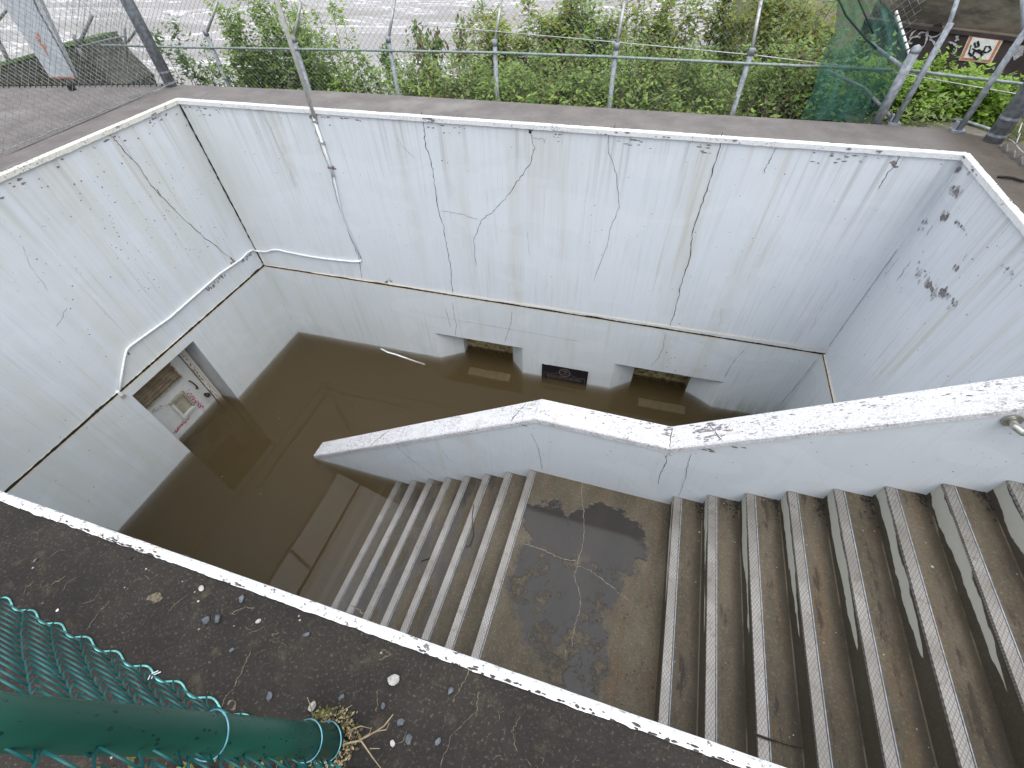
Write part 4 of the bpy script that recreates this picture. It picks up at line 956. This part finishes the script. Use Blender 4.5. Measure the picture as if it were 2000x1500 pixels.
# ------------------------------------------------------------------ pale board and dark river wall at far left
bd_ = thing('display_board', 'tall pale grey board with orange spray mark behind the left fence', 'board', at_z((120, 160), .0))
Yb = 3.32
pts = [at_y(p, Yb) for p in ((-25, -40), (58, -40), (147, 152), (98, 152))]
mb = MB(); mb.prism(pts, (0, .03, 0), M['board']); mb.build('panel', bd_)
mb = MB(); 
for st, w_ in (([(72, 62), (78, 85), (85, 92), (93, 108)], .02), ([(68, 70), (80, 82)], .014), ([(84, 88), (90, 90)], .018)): mb.ribbon([at_y(p, Yb - .002) for p in st], w_, (0, -1, 0), M['orange'], jit=.004, sub=3)
mb.ribbon([at_y((98, 151), Yb - .002), at_y((148, 152), Yb - .002)], .012, (0, -1, 0), M['orange'], jit=.002, sub=6, taper=False); mb.build('orange_mark', bd_)
mb = MB(); mb.tube([at_y((62, -10), Yb), at_y((75, 20), Yb), at_y((118, 95), Yb), at_y((147, 150), Yb)], .008, M['wire'], 6); mb.build('edge_pole', bd_)
rw = thing('river_wall', 'dark algae-stained river wall with mossy top behind the left fence', 'wall', at_z((60, 165), -.4))
Yw = 4.3
tp = [at_y(p, Yw) for p in ((-300, 200), (0, 130), (70, 110), (120, 92), (156, 88), (178, 118), (232, 170), (250, 215))]
tp = [Vector((p.x, p.y, p.z)) for p in tp]; bot = [Vector((p.x, p.y, -2.4)) for p in tp]
mb = MB(); mb.prism(tp + [bot[-1], bot[0]], (0, .5, 0), M['darkwall']); mb.build('wall_face', rw)
mb = MB(); 
for a, b in zip(tp[:4], tp[1:5]): mb.prism([a + UP * .0 - Vector((0, .01, 0)), b - Vector((0, .01, 0)), b + UP * .03, a + UP * .03], (0, .5, 0), M['mossw'])
mb.build('mossy_top', rw)
for (a_px, b_px, l_) in (((110, 55), (178, 32), 0), ):
    pass
mb = MB(); b_ = at_y((152, 92), 4.2); mb.tube([b_, at_y((143, 68), 4.2)], .018, M['wire'], 8); mb.tube([b_, at_y((180, 30), 4.3)], .016, M['wire'], 8); mb.tube([b_, at_y((168, 120), 4.2)], .018, M['wire'], 8)
tag(lift(mb.build('forked_post', None, True)), 'grey forked fence post on the dark river wall', 'post')
mb = MB(); mb.tube([at_y((0, 85), 4.2), at_y((12, 110), 4.2), at_y((17, 118), 4.2)], .022, M['wire'], 8); mb.tube([at_y((0, 85), 4.2), at_y((-12, 50), 4.2), at_y((14, 18), 4.2)], .014, M['wire'], 6); tag(lift(mb.build('forked_post', None, True)), 'broken dark post at the left picture edge above the river wall', 'post')
mb = MB(); mb.tube([at_y(p, 4.0) for p in ((155, 91), (200, 80), (240, 71))], .008, M['wire'], 6); mb.tube([at_y(p, 4.0) for p in ((243, 55), (246, 85), (250, 120))], .012, M['wire'], 6); mb.tube([at_y(p, 4.0) for p in ((250, 82), (272, 50))], .010, M['wire'], 6)
tag(lift(mb.build('brace_frame', None, True)), 'thin leaning brace frame between river wall and left corner post', 'brace')

# ------------------------------------------------------------------ land, river, far wall
def sstep(a, b, x):
    t = max(0.0, min(1.0, (x - a) / (b - a))); return t * t * (3 - 2 * t)
def bank_z(x, y):
    low_ = -1.0 - .35 * (y - 3.4)
    yr = 4.3 + 3.6 * sstep(-1.9, .9, x)
    mid_ = -.52 - .07 * (y - 3.4) - 1.2 * sstep(yr - .3, yr + 1.6, y)
    z = low_ + (mid_ - low_) * sstep(-2.3, -1.1, x)
    rr = sstep(.9, 1.35, x); z = z * (1 - rr) + max(-.62 - .02 * y, -.16 - .03 * (y - 3.3) - .42 * max(0, y - 4.15)) * rr
    return max(z, -2.6) + .05 * noise.noise(Vector((x * 2, y * 2, 0)))
mb = MB(); NXg, NYg = 90, 60; xs_ = [-9 + 17 * i / NXg for i in range(NXg + 1)]; ys_ = [3.34 + 14 * (j / NYg) ** 1.5 for j in range(NYg + 1)]
vs = [(x, y, bank_z(x, y)) for y in ys_ for x in xs_]
mb.add(vs, [(j * (NXg + 1) + i, j * (NXg + 1) + i + 1, (j + 1) * (NXg + 1) + i + 1, (j + 1) * (NXg + 1) + i) for j in range(NYg) for i in range(NXg)], M['soil'])
struct(mb, 'river_bank')
mb = MB(); RZ = -2.22
mb.quad((-300, 3.6, RZ), (300, 3.6, RZ), (300, 400, RZ), (-300, 400, RZ), M['river']); struct(mb, 'river')

# kerb and pipe beyond the right deck corner
k0, k1, k2, k3 = at_z((1640, 212), -.05), at_z((1735, 222), -.05), at_z((1880, 240), -.05), at_z((1945, 262), -.05)
kb = thing('kerb', 'pale concrete kerb with a thin pipe along its top past the right deck corner', 'kerb', k1)
mb = MB(); off = Vector((0, -.35, 0))
for a, b in zip((k0, k1, k2), (k1, k2, k3)): mb.poly([a, b, b + off, a + off], M['kerb']); mb.quad(a, b, b - UP * .2, a - UP * .2, M['kerb'])
mb.build('kerb_top', kb); mb = MB(); mb.tube([p + UP * .012 for p in (k0, k1, k2, k3)], .0085, M['galv'], 8); mb.build('pipe', kb, True)

# far concrete wall with graffiti and a bordered sign
fd = Vector((1547.8, -868.6, 0)).normalized(); fn = Vector((fd.y, -fd.x, 0))
FP = Vector((2.75, 6.6, 0))
onf = lambda p, o_=0: at_pl(p, FP + fn * o_, fn)
fw = thing('concrete_wall', 'brown stained concrete wall with graffiti at the upper right', 'wall', (FP.x, FP.y, -.6))
l0 = onf((1650, 32)); l1 = onf((1760, 45)); l2 = onf((1990, 73)); zl = l2.z + (l1.z - l2.z) * .5
ldir = (l2 - l1).normalized()
La, Lb = l1 - ldir * .35, l2 + ldir * 5
mb = MB(); mb.poly([La, Lb, Vector((Lb.x, Lb.y, -2.2)), Vector((La.x, La.y, -2.2))], M['fardark'])
mb.poly([La, Lb, Lb - fn * .2, La - fn * .2], M['far']); mb.poly([La - UP * 0, Vector((La.x, La.y, -1)), Vector((La.x, La.y, -1)) - fn, La - fn], M['far']); mb.build('lower_tier', fw)
mb = MB(); mb.prism([La - fn * .012 * 0 + fn * .02 - UP * .03, Lb + fn * .02 - UP * .03, Lb + fn * .02 + UP * .002, La + fn * .02 + UP * .002], -fn * .03, M['fardark']); mb.build('coping', fw)
ub0, ub1 = La - fn * .12, Lb - fn * .12
mb = MB(); mb.prism([ub0, ub1, ub1 + UP * 2.6, ub0 + UP * 2.6], -fn * .4, M['far']); mb.build('upper_tier', fw)
mb = MB(); 
def z4(x, y): return (1560 + x * .22, y * .22)
for st in ([(985, 340), (1010, 290), (1060, 255), (1110, 245), (1145, 270), (1140, 300)], [(970, 375), (1010, 330), (1060, 320), (1080, 335)], [(1060, 310), (1090, 285), (1135, 290), (1140, 340), (1120, 400), (1080, 440), (1030, 440)],
           [(965, 370), (990, 385), (1010, 380)], [(1155, 260), (1150, 310), (1180, 330), (1230, 320), (1265, 290), (1260, 260)], [(1165, 345), (1200, 370), (1215, 420)], [(1390, 325), (1420, 320), (1400, 345), (1425, 350), (1385, 362)],
           [(1330, 370), (1370, 380), (1405, 410), (1395, 460), (1360, 480)]):
    mb.ribbon([onf(z4(*p)) for p in st], .014, fn, M['white'], jit=.002, sub=3, off=.006, taper=False)
for c, r in (((1060, 360), .10), ((1210, 285), .085), ((1370, 420), .06)): mb.flake(onf(z4(*c)), r, fd, UP, fn, M['black'], (1.1, .8), off=.003)
for px_ in range(12): q = onf((1975 + px_ * 2 + random.uniform(-3, 3), 100 + random.uniform(-8, 10))); mb.flake(q, .03, fd, UP, fn, M['white'], off=.004)
mb.build('graffiti', fw)
sg = thing('wall_sign', 'orange-bordered white sign with black scribbles on the brown far wall', 'sign', onf((1915, 110)))
cc = [onf(p, .012) for p in ((1897, 67), (1959, 75), (1934, 122), (1875, 116))]
cen = sum(cc, Vector()) / 4; mb = MB(); mb.poly(cc, M['orange']); mb.poly([cen + (p - cen) * 1.08 for p in cc], M['conduit'])
mb = MB(); mb.prism([cen + (p - cen) * 1.08 for p in cc], -fn * .01, M['cream']); mb.build('backing', sg)
mb = MB(); mb.poly([cen + (p - cen) * .98 + fn * .004 for p in cc], M['orange']); mb.build('border', sg)
mb = MB(); mb.poly([cen + (p - cen) * .82 + fn * .007 for p in cc], M['conduit']); mb.build('face', sg)
mb = MB()
for st in ([(1560, 375), (1570, 420), (1600, 410), (1590, 365)], [(1530, 400), (1510, 470), (1540, 500)], [(1600, 440), (1560, 450), (1545, 500), (1580, 525), (1625, 500), (1620, 455), (1600, 440)], [(1650, 415), (1690, 410), (1710, 440), (1670, 470), (1640, 460), (1655, 425)], [(1540, 430), (1640, 490)]):
    mb.ribbon([onf(z4(*p), .021) for p in st], .014, fn, M['black'], jit=.002, sub=3, taper=False)
mb.build('scribble', sg)

# ------------------------------------------------------------------ vegetation
def leaves(mb, c, n_, spread, size, mat, droop=0.0, flatk=1.0):
    vs = []; fs = []
    for _ in range(n_):
        p = c + Vector((random.gauss(0, spread), random.gauss(0, spread), random.gauss(0, spread * flatk)))
        a = random.random() * 6.283; tilt = random.uniform(-.6, .7) - droop
        d = Vector((math.cos(a) * math.cos(tilt), math.sin(a) * math.cos(tilt), math.sin(tilt))); s2 = d.cross(UP)
        s2 = (s2.normalized() if s2.length > .01 else Vector((1, 0, 0))); s2 = (s2 + UP * random.uniform(-.5, .5)).normalized()
        L = size * random.uniform(.6, 1.3); wv = L * .28; k = len(vs); h = s2.cross(d) * L * .08
        vs += [p, p + d * L * .45 + s2 * wv - h, p + d * L, p + d * L * .45 - s2 * wv - h]; fs += [(k, k + 1, k + 2), (k, k + 2, k + 3)]
    mb.add(vs, fs, mat)
def shrub(name, label, cat, base, H_, rad, nb, nl, size, mats, group, twig=.0045, droop=0.0, crown_from=.25, bark='bark', spread=None, lean=.25):
    root = thing(name, label, cat, base, group); tw = MB(); lv = MB(); base = Vector(base)
    for b in range(nb):
        a = random.random() * 6.283; out = rad * math.sqrt(random.random()) ; h = H_ * random.uniform(.55, 1.05)
        tip = base + Vector((math.cos(a) * out, math.sin(a) * out * .7, h)); mid_ = base + (tip - base) * .5 + Vector((random.gauss(0, .02), random.gauss(0, .02), h * .06)) * 1.0
        pts = [base + Vector((math.cos(a) * out * .15, math.sin(a) * out * .1, 0)), mid_, tip]
        fine = []
        for k in range(7):
            t = k / 6; fine.append(pts[0] * (1 - t) ** 2 + pts[1] * 2 * t * (1 - t) + pts[2] * t * t + Vector((random.gauss(0, .004), random.gauss(0, .004), 0)))
        tw.tube(fine, [twig * (1 - .75 * k / 6) for k in range(7)], M[bark], 4, False)
        for k in range(nl):
            t = random.uniform(crown_from, 1.0); q = pts[0] * (1 - t) ** 2 + pts[1] * 2 * t * (1 - t) + pts[2] * t * t
            L = rad * random.uniform(.12, .38) * (1.2 - .5 * t); a2 = random.random() * 6.283; e = q + Vector((math.cos(a2) * L, math.sin(a2) * L * .7, L * random.uniform(-.1, .7)))
            tw.tube([q, q.lerp(e, .5) + UP * L * .08, e], [twig * .4, twig * .3, twig * .18], M[bark], 3, False)
            for t3 in (.45, .75, 1.0): leaves(lv, q.lerp(e, t3), random.choice((2, 3, 4)), (spread or size * .6), size, M[random.choice(mats)], droop)
    tw.build('stems', root); lv.build('foliage', root); return root
def plant(px, ptop, Yp, zb, rad, nb, nl, size, mats, name, label, cat='shrub', group=None, **k):
    t = at_y((px, ptop), Yp); shrub(name, label, cat, (t.x, Yp, zb), max(.1, t.z - zb), rad, nb, nl, size, mats, group, **k)
G1 = 'saplings on the river bank behind the security fence'; G2 = 'bushes beyond the thick capped post'
# left: sumac-like tufts
plant(322, 62, 3.75, -.75, .16, 4, 8, .055, ['deep'], 'sapling', 'small dark palmate sapling just right of the grey corner post', 'sapling', G1, droop=.3, crown_from=.75)
plant(368, 85, 3.75, -.8, .13, 4, 8, .05, ['deep'], 'sapling', 'thin palmate sapling with bare lower stem left of the first back fence post', 'sapling', G1, droop=.3, crown_from=.6)
plant(390, 130, 3.7, -.7, .20, 7, 10, .04, ['mid', 'lime'], 'shrub', 'low green shrub at the foot of the first back fence post', 'shrub', G1)
plant(445, -30, 3.8, -1.0, .30, 18, 34, .046, ['lime', 'mid'], 'sapling', 'tall lime-leaved sapling rising left of the slim riser pole', 'sapling', G1, crown_from=.15)
plant(520, -25, 4.0, -1.0, .30, 18, 34, .046, ['lime', 'lime', 'mid'], 'sapling', 'tall lime-leaved sapling directly behind the slim riser pole', 'sapling', G1, crown_from=.12)
plant(650, 5, 3.85, -1.0, .29, 17, 32, .046, ['lime', 'lime', 'mid'], 'sapling', 'tall lime-leaved sapling right of the slim riser pole', 'sapling', G1, crown_from=.15)
plant(565, 20, 3.9, -1.0, .24, 13, 26, .046, ['lime', 'mid'], 'sapling', 'lime-leaved sapling touching the second back fence post', 'sapling', G1, crown_from=.2)
plant(600, 90, 3.75, -.9, .32, 16, 28, .042, ['mid', 'deep'], 'shrub', 'mid green shrub at the foot of the riser pole', 'shrub', G1)
plant(470, 110, 3.72, -.9, .32, 16, 28, .042, ['mid', 'deep', 'lime'], 'shrub', 'mid green shrub below the tallest left sapling', 'shrub', G1)
plant(712, 115, 3.7, -.8, .24, 9, 18, .034, ['mid', 'lime'], 'shrub', 'loose green shrub left of the third back fence post', 'shrub', G1)
plant(738, 45, 4.1, -1.0, .10, 3, 10, .05, ['deep'], 'sapling', 'drooping dark-leaved sapling just left of the third back fence post', 'sapling', G1, droop=1.0, crown_from=.82)
plant(835, 18, 4.1, -1.0, .15, 5, 18, .05, ['mid', 'deep', 'rusty'], 'sapling', 'tall drooping sapling between the third and fourth back fence posts', 'sapling', G1, droop=1.0, crown_from=.68)
plant(902, 38, 4.1, -1.0, .09, 4, 12, .045, ['mid', 'rusty'], 'sapling', 'small drooping sapling left of the fourth back fence post', 'sapling', G1, droop=1.0, crown_from=.75)
plant(790, 75, 3.9, -.9, .22, 9, 10, .032, ['rusty', 'mid'], 'shrub', 'sparse russet-tipped shrub under the drooping sapling', 'shrub', G1, bark='barkl')
lab = ['right of the third fence post', 'under the small drooping sapling', 'left of the fourth fence post', 'right of the fourth fence post', 'midway between the fourth and fifth fence posts', 'left of the fifth fence post',
       'right of the fifth fence post', 'midway between the fifth and sixth fence posts', 'left of the sixth fence post', 'right of the sixth fence post', 'left of the green netting']
for i, (px, ty, yy) in enumerate(((800, 125, 3.75), (865, 120, 3.8), (930, 105, 3.85), (1010, 95, 3.8), (1090, 85, 3.85), (1165, 90, 3.8), (1250, 95, 3.85), (1330, 85, 3.9), (1415, 90, 3.8), (1510, 80, 3.85), (1575, 95, 3.8))):
    plant(px, ty, yy, -.6, .28, 17, 24, .034, [['mid', 'lime'], ['mid', 'lime', 'mid', 'rusty'], ['deep', 'mid', 'lime']][i % 3], 'shrub', 'tangled twiggy green shrub ' + lab[i], 'shrub', G1, bark='barkl', twig=.0038)
lab = ['left of the fourth fence arm', 'between the fourth and fifth fence arms', 'behind the fifth fence arm', 'right of the fifth fence arm', 'left of the sixth fence arm', 'right of the sixth fence arm', 'left of the netting straps', 'behind the left netting strap', 'behind the right netting strap', 'just left of the fifth fence arm base', 'midway behind the line wire left of the fifth arm']
for i, (px, ty, yy, mt) in enumerate(((960, 0, 4.8, ['olive', 'mid']), (1070, -45, 4.9, ['olive', 'lime']), (1170, -50, 4.9, ['olive', 'mid']), (1270, -60, 5.2, ['olive', 'lime']), (1380, -60, 5.0, ['olive', 'mid']), (1500, -55, 5.0, ['olive', 'lime']), (1585, -60, 4.8, ['olive', 'mid']), (1635, 30, 4.6, ['mid', 'olive']), (1690, 55, 4.7, ['mid', 'lime']), (1015, -20, 4.7, ['olive', 'lime']), (1120, -20, 4.8, ['lime', 'mid']))):
    plant(px, ty, yy, -.8, .36, 12, 24, .050, mt, 'small_tree', 'slender yellow-green tree ' + lab[i], 'tree', 'yellow-green trees at the top of the view', crown_from=.45, twig=.007)
for i, (px, ty, yy, rd) in enumerate(((1650, 130, 3.75, .25), (1720, 122, 3.8, .28), (1800, 118, 3.95, .26), (1870, 150, 3.95, .28), (1955, 150, 3.9, .28), (1770, 150, 3.7, .20), (1840, 150, 3.75, .24), (1920, 160, 3.75, .24))):
    plant(px, ty, yy, -.2, rd, 14, 26, .042, ['bright', 'bright', 'mid'], 'bush', 'leafy bright green bush ' + ['behind the left folds of the netting', 'behind the right folds of the netting', 'between the thick capped post and the first slim post', 'left of and below the orange-bordered sign', 'right of the orange-bordered sign', 'low against the thick capped post', 'in front between the two slim posts', 'in front against the nearer slim post'][i], 'bush', G2, crown_from=.1)
# brambles and leaf litter: uncountable
random.seed(11)
mb = MB()
for _ in range(5600):
    x = random.uniform(-2.6, 1.45); y = 3.42 + 3.6 * random.random() ** 1.8
    if (x < -1.3 and y > 4.3) or (x > 1.0 and y > 4.0): continue
    z = bank_z(x, y); h = random.uniform(.22, .62) * (1.0 if x > -1.5 else 1.3)
    if y > 5: h *= .7
    if x > .85: h *= .45
    a = random.random() * 6.28; L = random.uniform(.04, .22)
    tip = Vector((x + math.cos(a) * L, y + math.sin(a) * L * .6, z + h))
    mb.tube([(x, y, z), (x + math.cos(a) * L * .4, y + math.sin(a) * L * .3, z + h * .6), tip], [.0030, .0022, .0008], M['bark' if _ % 4 == 0 else 'barkl'], 3, False)
    if noise.noise(Vector((x * 2.2, y * 2.2, 4))) > -.22:
        mt = random.choice(['mid', 'mid', 'lime', 'lime', 'rusty' if _ % 5 == 0 else 'mid'])
        for t5 in (.45, .7, 1.0): leaves(mb, Vector((x, y, z)).lerp(tip, t5), 4, .030, .034, M[mt])
for _ in range(620):
    x = random.uniform(-2.6, 1.2); y = 3.40 + abs(random.gauss(0, .16)); leaves(mb, Vector((x, y, random.uniform(-.30, .04))), 4, .035, random.choice((.025, .034, .050)), M[random.choice(['mid', 'lime', 'lime', 'deep'])])
tag(mb.build('undergrowth'), 'tangle of brambles and seedlings filling the bank', 'undergrowth', kind='stuff')
mb = MB()
for _ in range(1500):
    x = random.uniform(1.1, 3.2); y = random.uniform(3.5, 4.2); leaves(mb, Vector((x, y, bank_z(x, y) + .01)), 1, .01, .035, M[random.choice(['rusty', 'rusty', 'litterleaf'] if 'litterleaf' in M else ['rusty'])])
tag(mb.build('leaf_litter'), 'dead brown leaves on the soil under the bright bushes', 'leaf litter', kind='stuff')

# weed and moss round the base of the green post
random.seed(5)
wd_ = thing('weed', 'dry branching weed beside the base of the green post', 'weed', at_z((665, 1455)))
mb = MB(); b_ = at_z((660, 1458), .004)
def twigline(pts, r_=.0018, m_='straw'): mb.tube([at_z(p, .006 + z) for p, z in pts], [r_ * (1 - .6 * i / (len(pts) - 1)) for i in range(len(pts))], M[m_], 5, False)
twigline([((660, 1456), 0), ((700, 1447), .02), ((735, 1428), .04), ((750, 1418), .05), ((768, 1395), .05)]); twigline([((735, 1428), .04), ((755, 1425), .04), ((760, 1412), .05)], .0012)
twigline([((700, 1447), .02), ((706, 1448), .02), ((728, 1480), .02), ((745, 1502), .01)]); twigline([((660, 1456), 0), ((656, 1480), .01), ((662, 1500), .02)], .0012); twigline([((678, 1428), 0), ((705, 1418), .02), ((725, 1423), .03)], .0012)
twigline([((710, 1440), .02), ((722, 1432), .03), ((726, 1420), .03)], .001); twigline([((612, 1400), 0), ((605, 1375), .03), ((600, 1362), .04)], .0012); twigline([((655, 1398), 0), ((675, 1385), .03), ((688, 1377), .04)], .0012); twigline([((722, 1462), .01), ((742, 1462), .01)], .001)
mb.build('stalks', wd_)
mb = MB()
for _ in range(520):
    a = random.uniform(-2.2, 2.6); rr = random.gauss(.036, .007); q = Vector((-.342 + math.cos(a) * rr, -.062 + math.sin(a) * rr, .002 + random.random() * .012)); leaves(mb, q, 1, .001, .007, M[random.choice(['moss', 'straw', 'straw', 'litter', 'rusty'])])
for _ in range(160):
    q = at_z((random.gauss(636, 11), random.gauss(1396, 7)), .003); leaves(mb, q, 1, .002, .007, M['moss'])
tag(mb.build('moss'), 'yellow-green moss ringing the base of the green post', 'moss', kind='stuff')
mb = MB()
for c_ in ((-.42, -.17), (-.52, -.20), (-.36, -.16), (-.62, -.22)):
    for _ in range(120): leaves(mb, Vector((c_[0] + random.gauss(0, .03), c_[1] + random.gauss(0, .02), .006 + random.random() * .02)), 1, .003, .016, M['moss'])
tag(mb.build('deck_weeds'), 'small weeds on the deck outside the green fence', 'weeds', kind='stuff')

# ------------------------------------------------------------------ stones on the deck and small litter
random.seed(21)
def stone(px, size, mat, label, z=0.0, sq=.55):
    bm = bmesh.new(); bmesh.ops.create_icosphere(bm, subdivisions=2, radius=1)
    sx, sy = random.uniform(.75, 1.2), random.uniform(.6, 1.0); sd_ = Vector((random.random() * 9, random.random() * 9, 0))
    for _ in range(6):
        n_ = Vector((random.gauss(0, 1), random.gauss(0, 1), random.gauss(0, 1))).normalized(); lim = random.uniform(.55, .8)
        for v in bm.verts:
            d = v.co.dot(n_)
            if d > lim: v.co -= n_ * (d - lim)
    for v in bm.verts: v.co = Vector((v.co.x * sx, v.co.y * sy, (v.co.z + .7) * sq)) * size * .8 * S * (1 + .12 * noise.noise(v.co * 2 + sd_))
    me = bpy.data.meshes.new('stone'); bm.to_mesh(me); bm.free(); me.materials.append(M[mat])
    o = bpy.data.objects.new('stone', me); C.objects.link(o); q = at_z(px, z); o.location = q * S; o.rotation_euler = (0, 0, random.random() * 6)
    return tag(o, label, 'stone', 'stones scattered on the near deck')
for px, s_, m_, l_ in (((403, 1212), .0135, 'stone', 'dark angular stone chip, left one of the touching pair below the rim'), ((427, 1209), .0125, 'stone', 'grey-blue stone chip, right one of the touching pair below the rim'),
    ((473, 1170), .010, 'stone', 'dark stone chip close under the white rim'), ((395, 1150), .009, 'stonel', 'small pale grey stone nearest the rim bend'), ((769, 1329), .0155, 'stonel', 'largest pale knobbly stone in the middle of the near deck'),
    ((880, 1350), .012, 'stone', 'blue-grey stone chip on the right of the near deck'), ((611, 1381), .013, 'stonel', 'rounded pale stone just above the mossy post base'), ((668, 1362), .0085, 'stone', 'small slate chip above and right of the mossy post base'),
    ((783, 1412), .009, 'stone', 'blue-grey pebble right of the dry weed tips'), ((800, 1444), .011, 'stone', 'square slate chip right of the dry weed'), ((856, 1448), .008, 'stone', 'small slate chip furthest right near the picture bottom'),
    ((768, 1452), .008, 'stonel', 'oval tan pebble beside the square slate chip'), ((527, 1360), .009, 'stone', 'dark stone chip above the green post'), ((599, 1240), .0085, 'stone', 'small stone chip halfway between rim and mossy base'),
    ((506, 1213), .007, 'stonel', 'tiny pale stone right of the touching pair'), ((748, 1379), .007, 'stone', 'tiny blue-grey stone below the largest pale stone'), ((703, 1438), .0075, 'rust', 'small round reddish pebble among the dry stalks'),
    ((113, 1192), .0045, 'conduit', 'tiny white pebble near the top wire of the green fence'), ((388, 1175), .0045, 'cream', 'tiny yellow seed husk left of the dark chips'), ((713, 1252), .006, 'litter', 'small black leaf scrap beside the rim'),
    ((70, 1095), .006, 'stone', 'small grey chip at the far left of the near deck'), ((255, 1090), .0055, 'litter', 'black speck of debris on the left of the near deck'), ((453, 1270), .006, 'stone', 'faint dark pebble above the pale deck crack')):
    stone(px, s_, m_, l_)
for p, l_ in (((1820, 1108), 'pale stone chip on an upper stair tread at the right'), ((1366, 1040), 'round light shell-like pebble on the second upper tread')):
    x = p; q = stone(p, .009, 'stonel', l_); q['group'] = 'stones lying on the stairs'
    # rest it on the tread it is seen on
    for k in range(13):
        z = hi[k][1]; h_ = at_z(p, z)
        if hi[k][0] + .04 < h_.x < hi[k + 1][0]: q.location = h_ * S; break
mb = MB(); q0 = at_z((1480, 1436), hi[2][1] + .012); mb.tube([at_z((1470, 1432), hi[2][1] + .012), at_z((1500, 1443), hi[2][1] + .012), at_z((1520, 1449), hi[2][1] + .010), at_z((1545, 1457), hi[2][1] + .008), at_z((1578, 1462), hi[2][1] + .006)], [.004, .0045, .002, .002, .001], M['litter'], 6)
tag(lift(mb.build('twig', None)), 'dark twig lying across the upper treads near the picture bottom', 'twig')
mb = MB(); zt3 = low[2][1] + .008; mb.tube([at_z((925, 985), zt3), at_z((922, 1010), zt3), at_z((925, 1045), zt3), at_z((918, 1065), zt3), at_z((910, 1068), zt3)], .002, M['litter'], 5); 
tag(lift(mb.build('twig', None)), 'thin curled twig lying on the lower stair nosing', 'twig')
mb = MB(); zt3 = low[3][1] + .008; mb.tube([at_z((822, 1096), low[4][1] + .006), at_z((842, 1089), low[4][1] + .006)], .0022, M['litter'], 5)
tag(lift(mb.build('twig', None)), 'short straight twig on a wet lower tread', 'twig')
mb = MB(); q = at_z((1948, 345), .004); mb.tube([q, q + Vector((.03, -.012, .006)), q + Vector((.055, -.01, .004)), q + Vector((.09, -.04, .004))], .006, M['litter'], 6)
tag(lift(mb.build('dead_leaf', None)), 'curled black dead leaf on the deck beside the right rim', 'leaf')
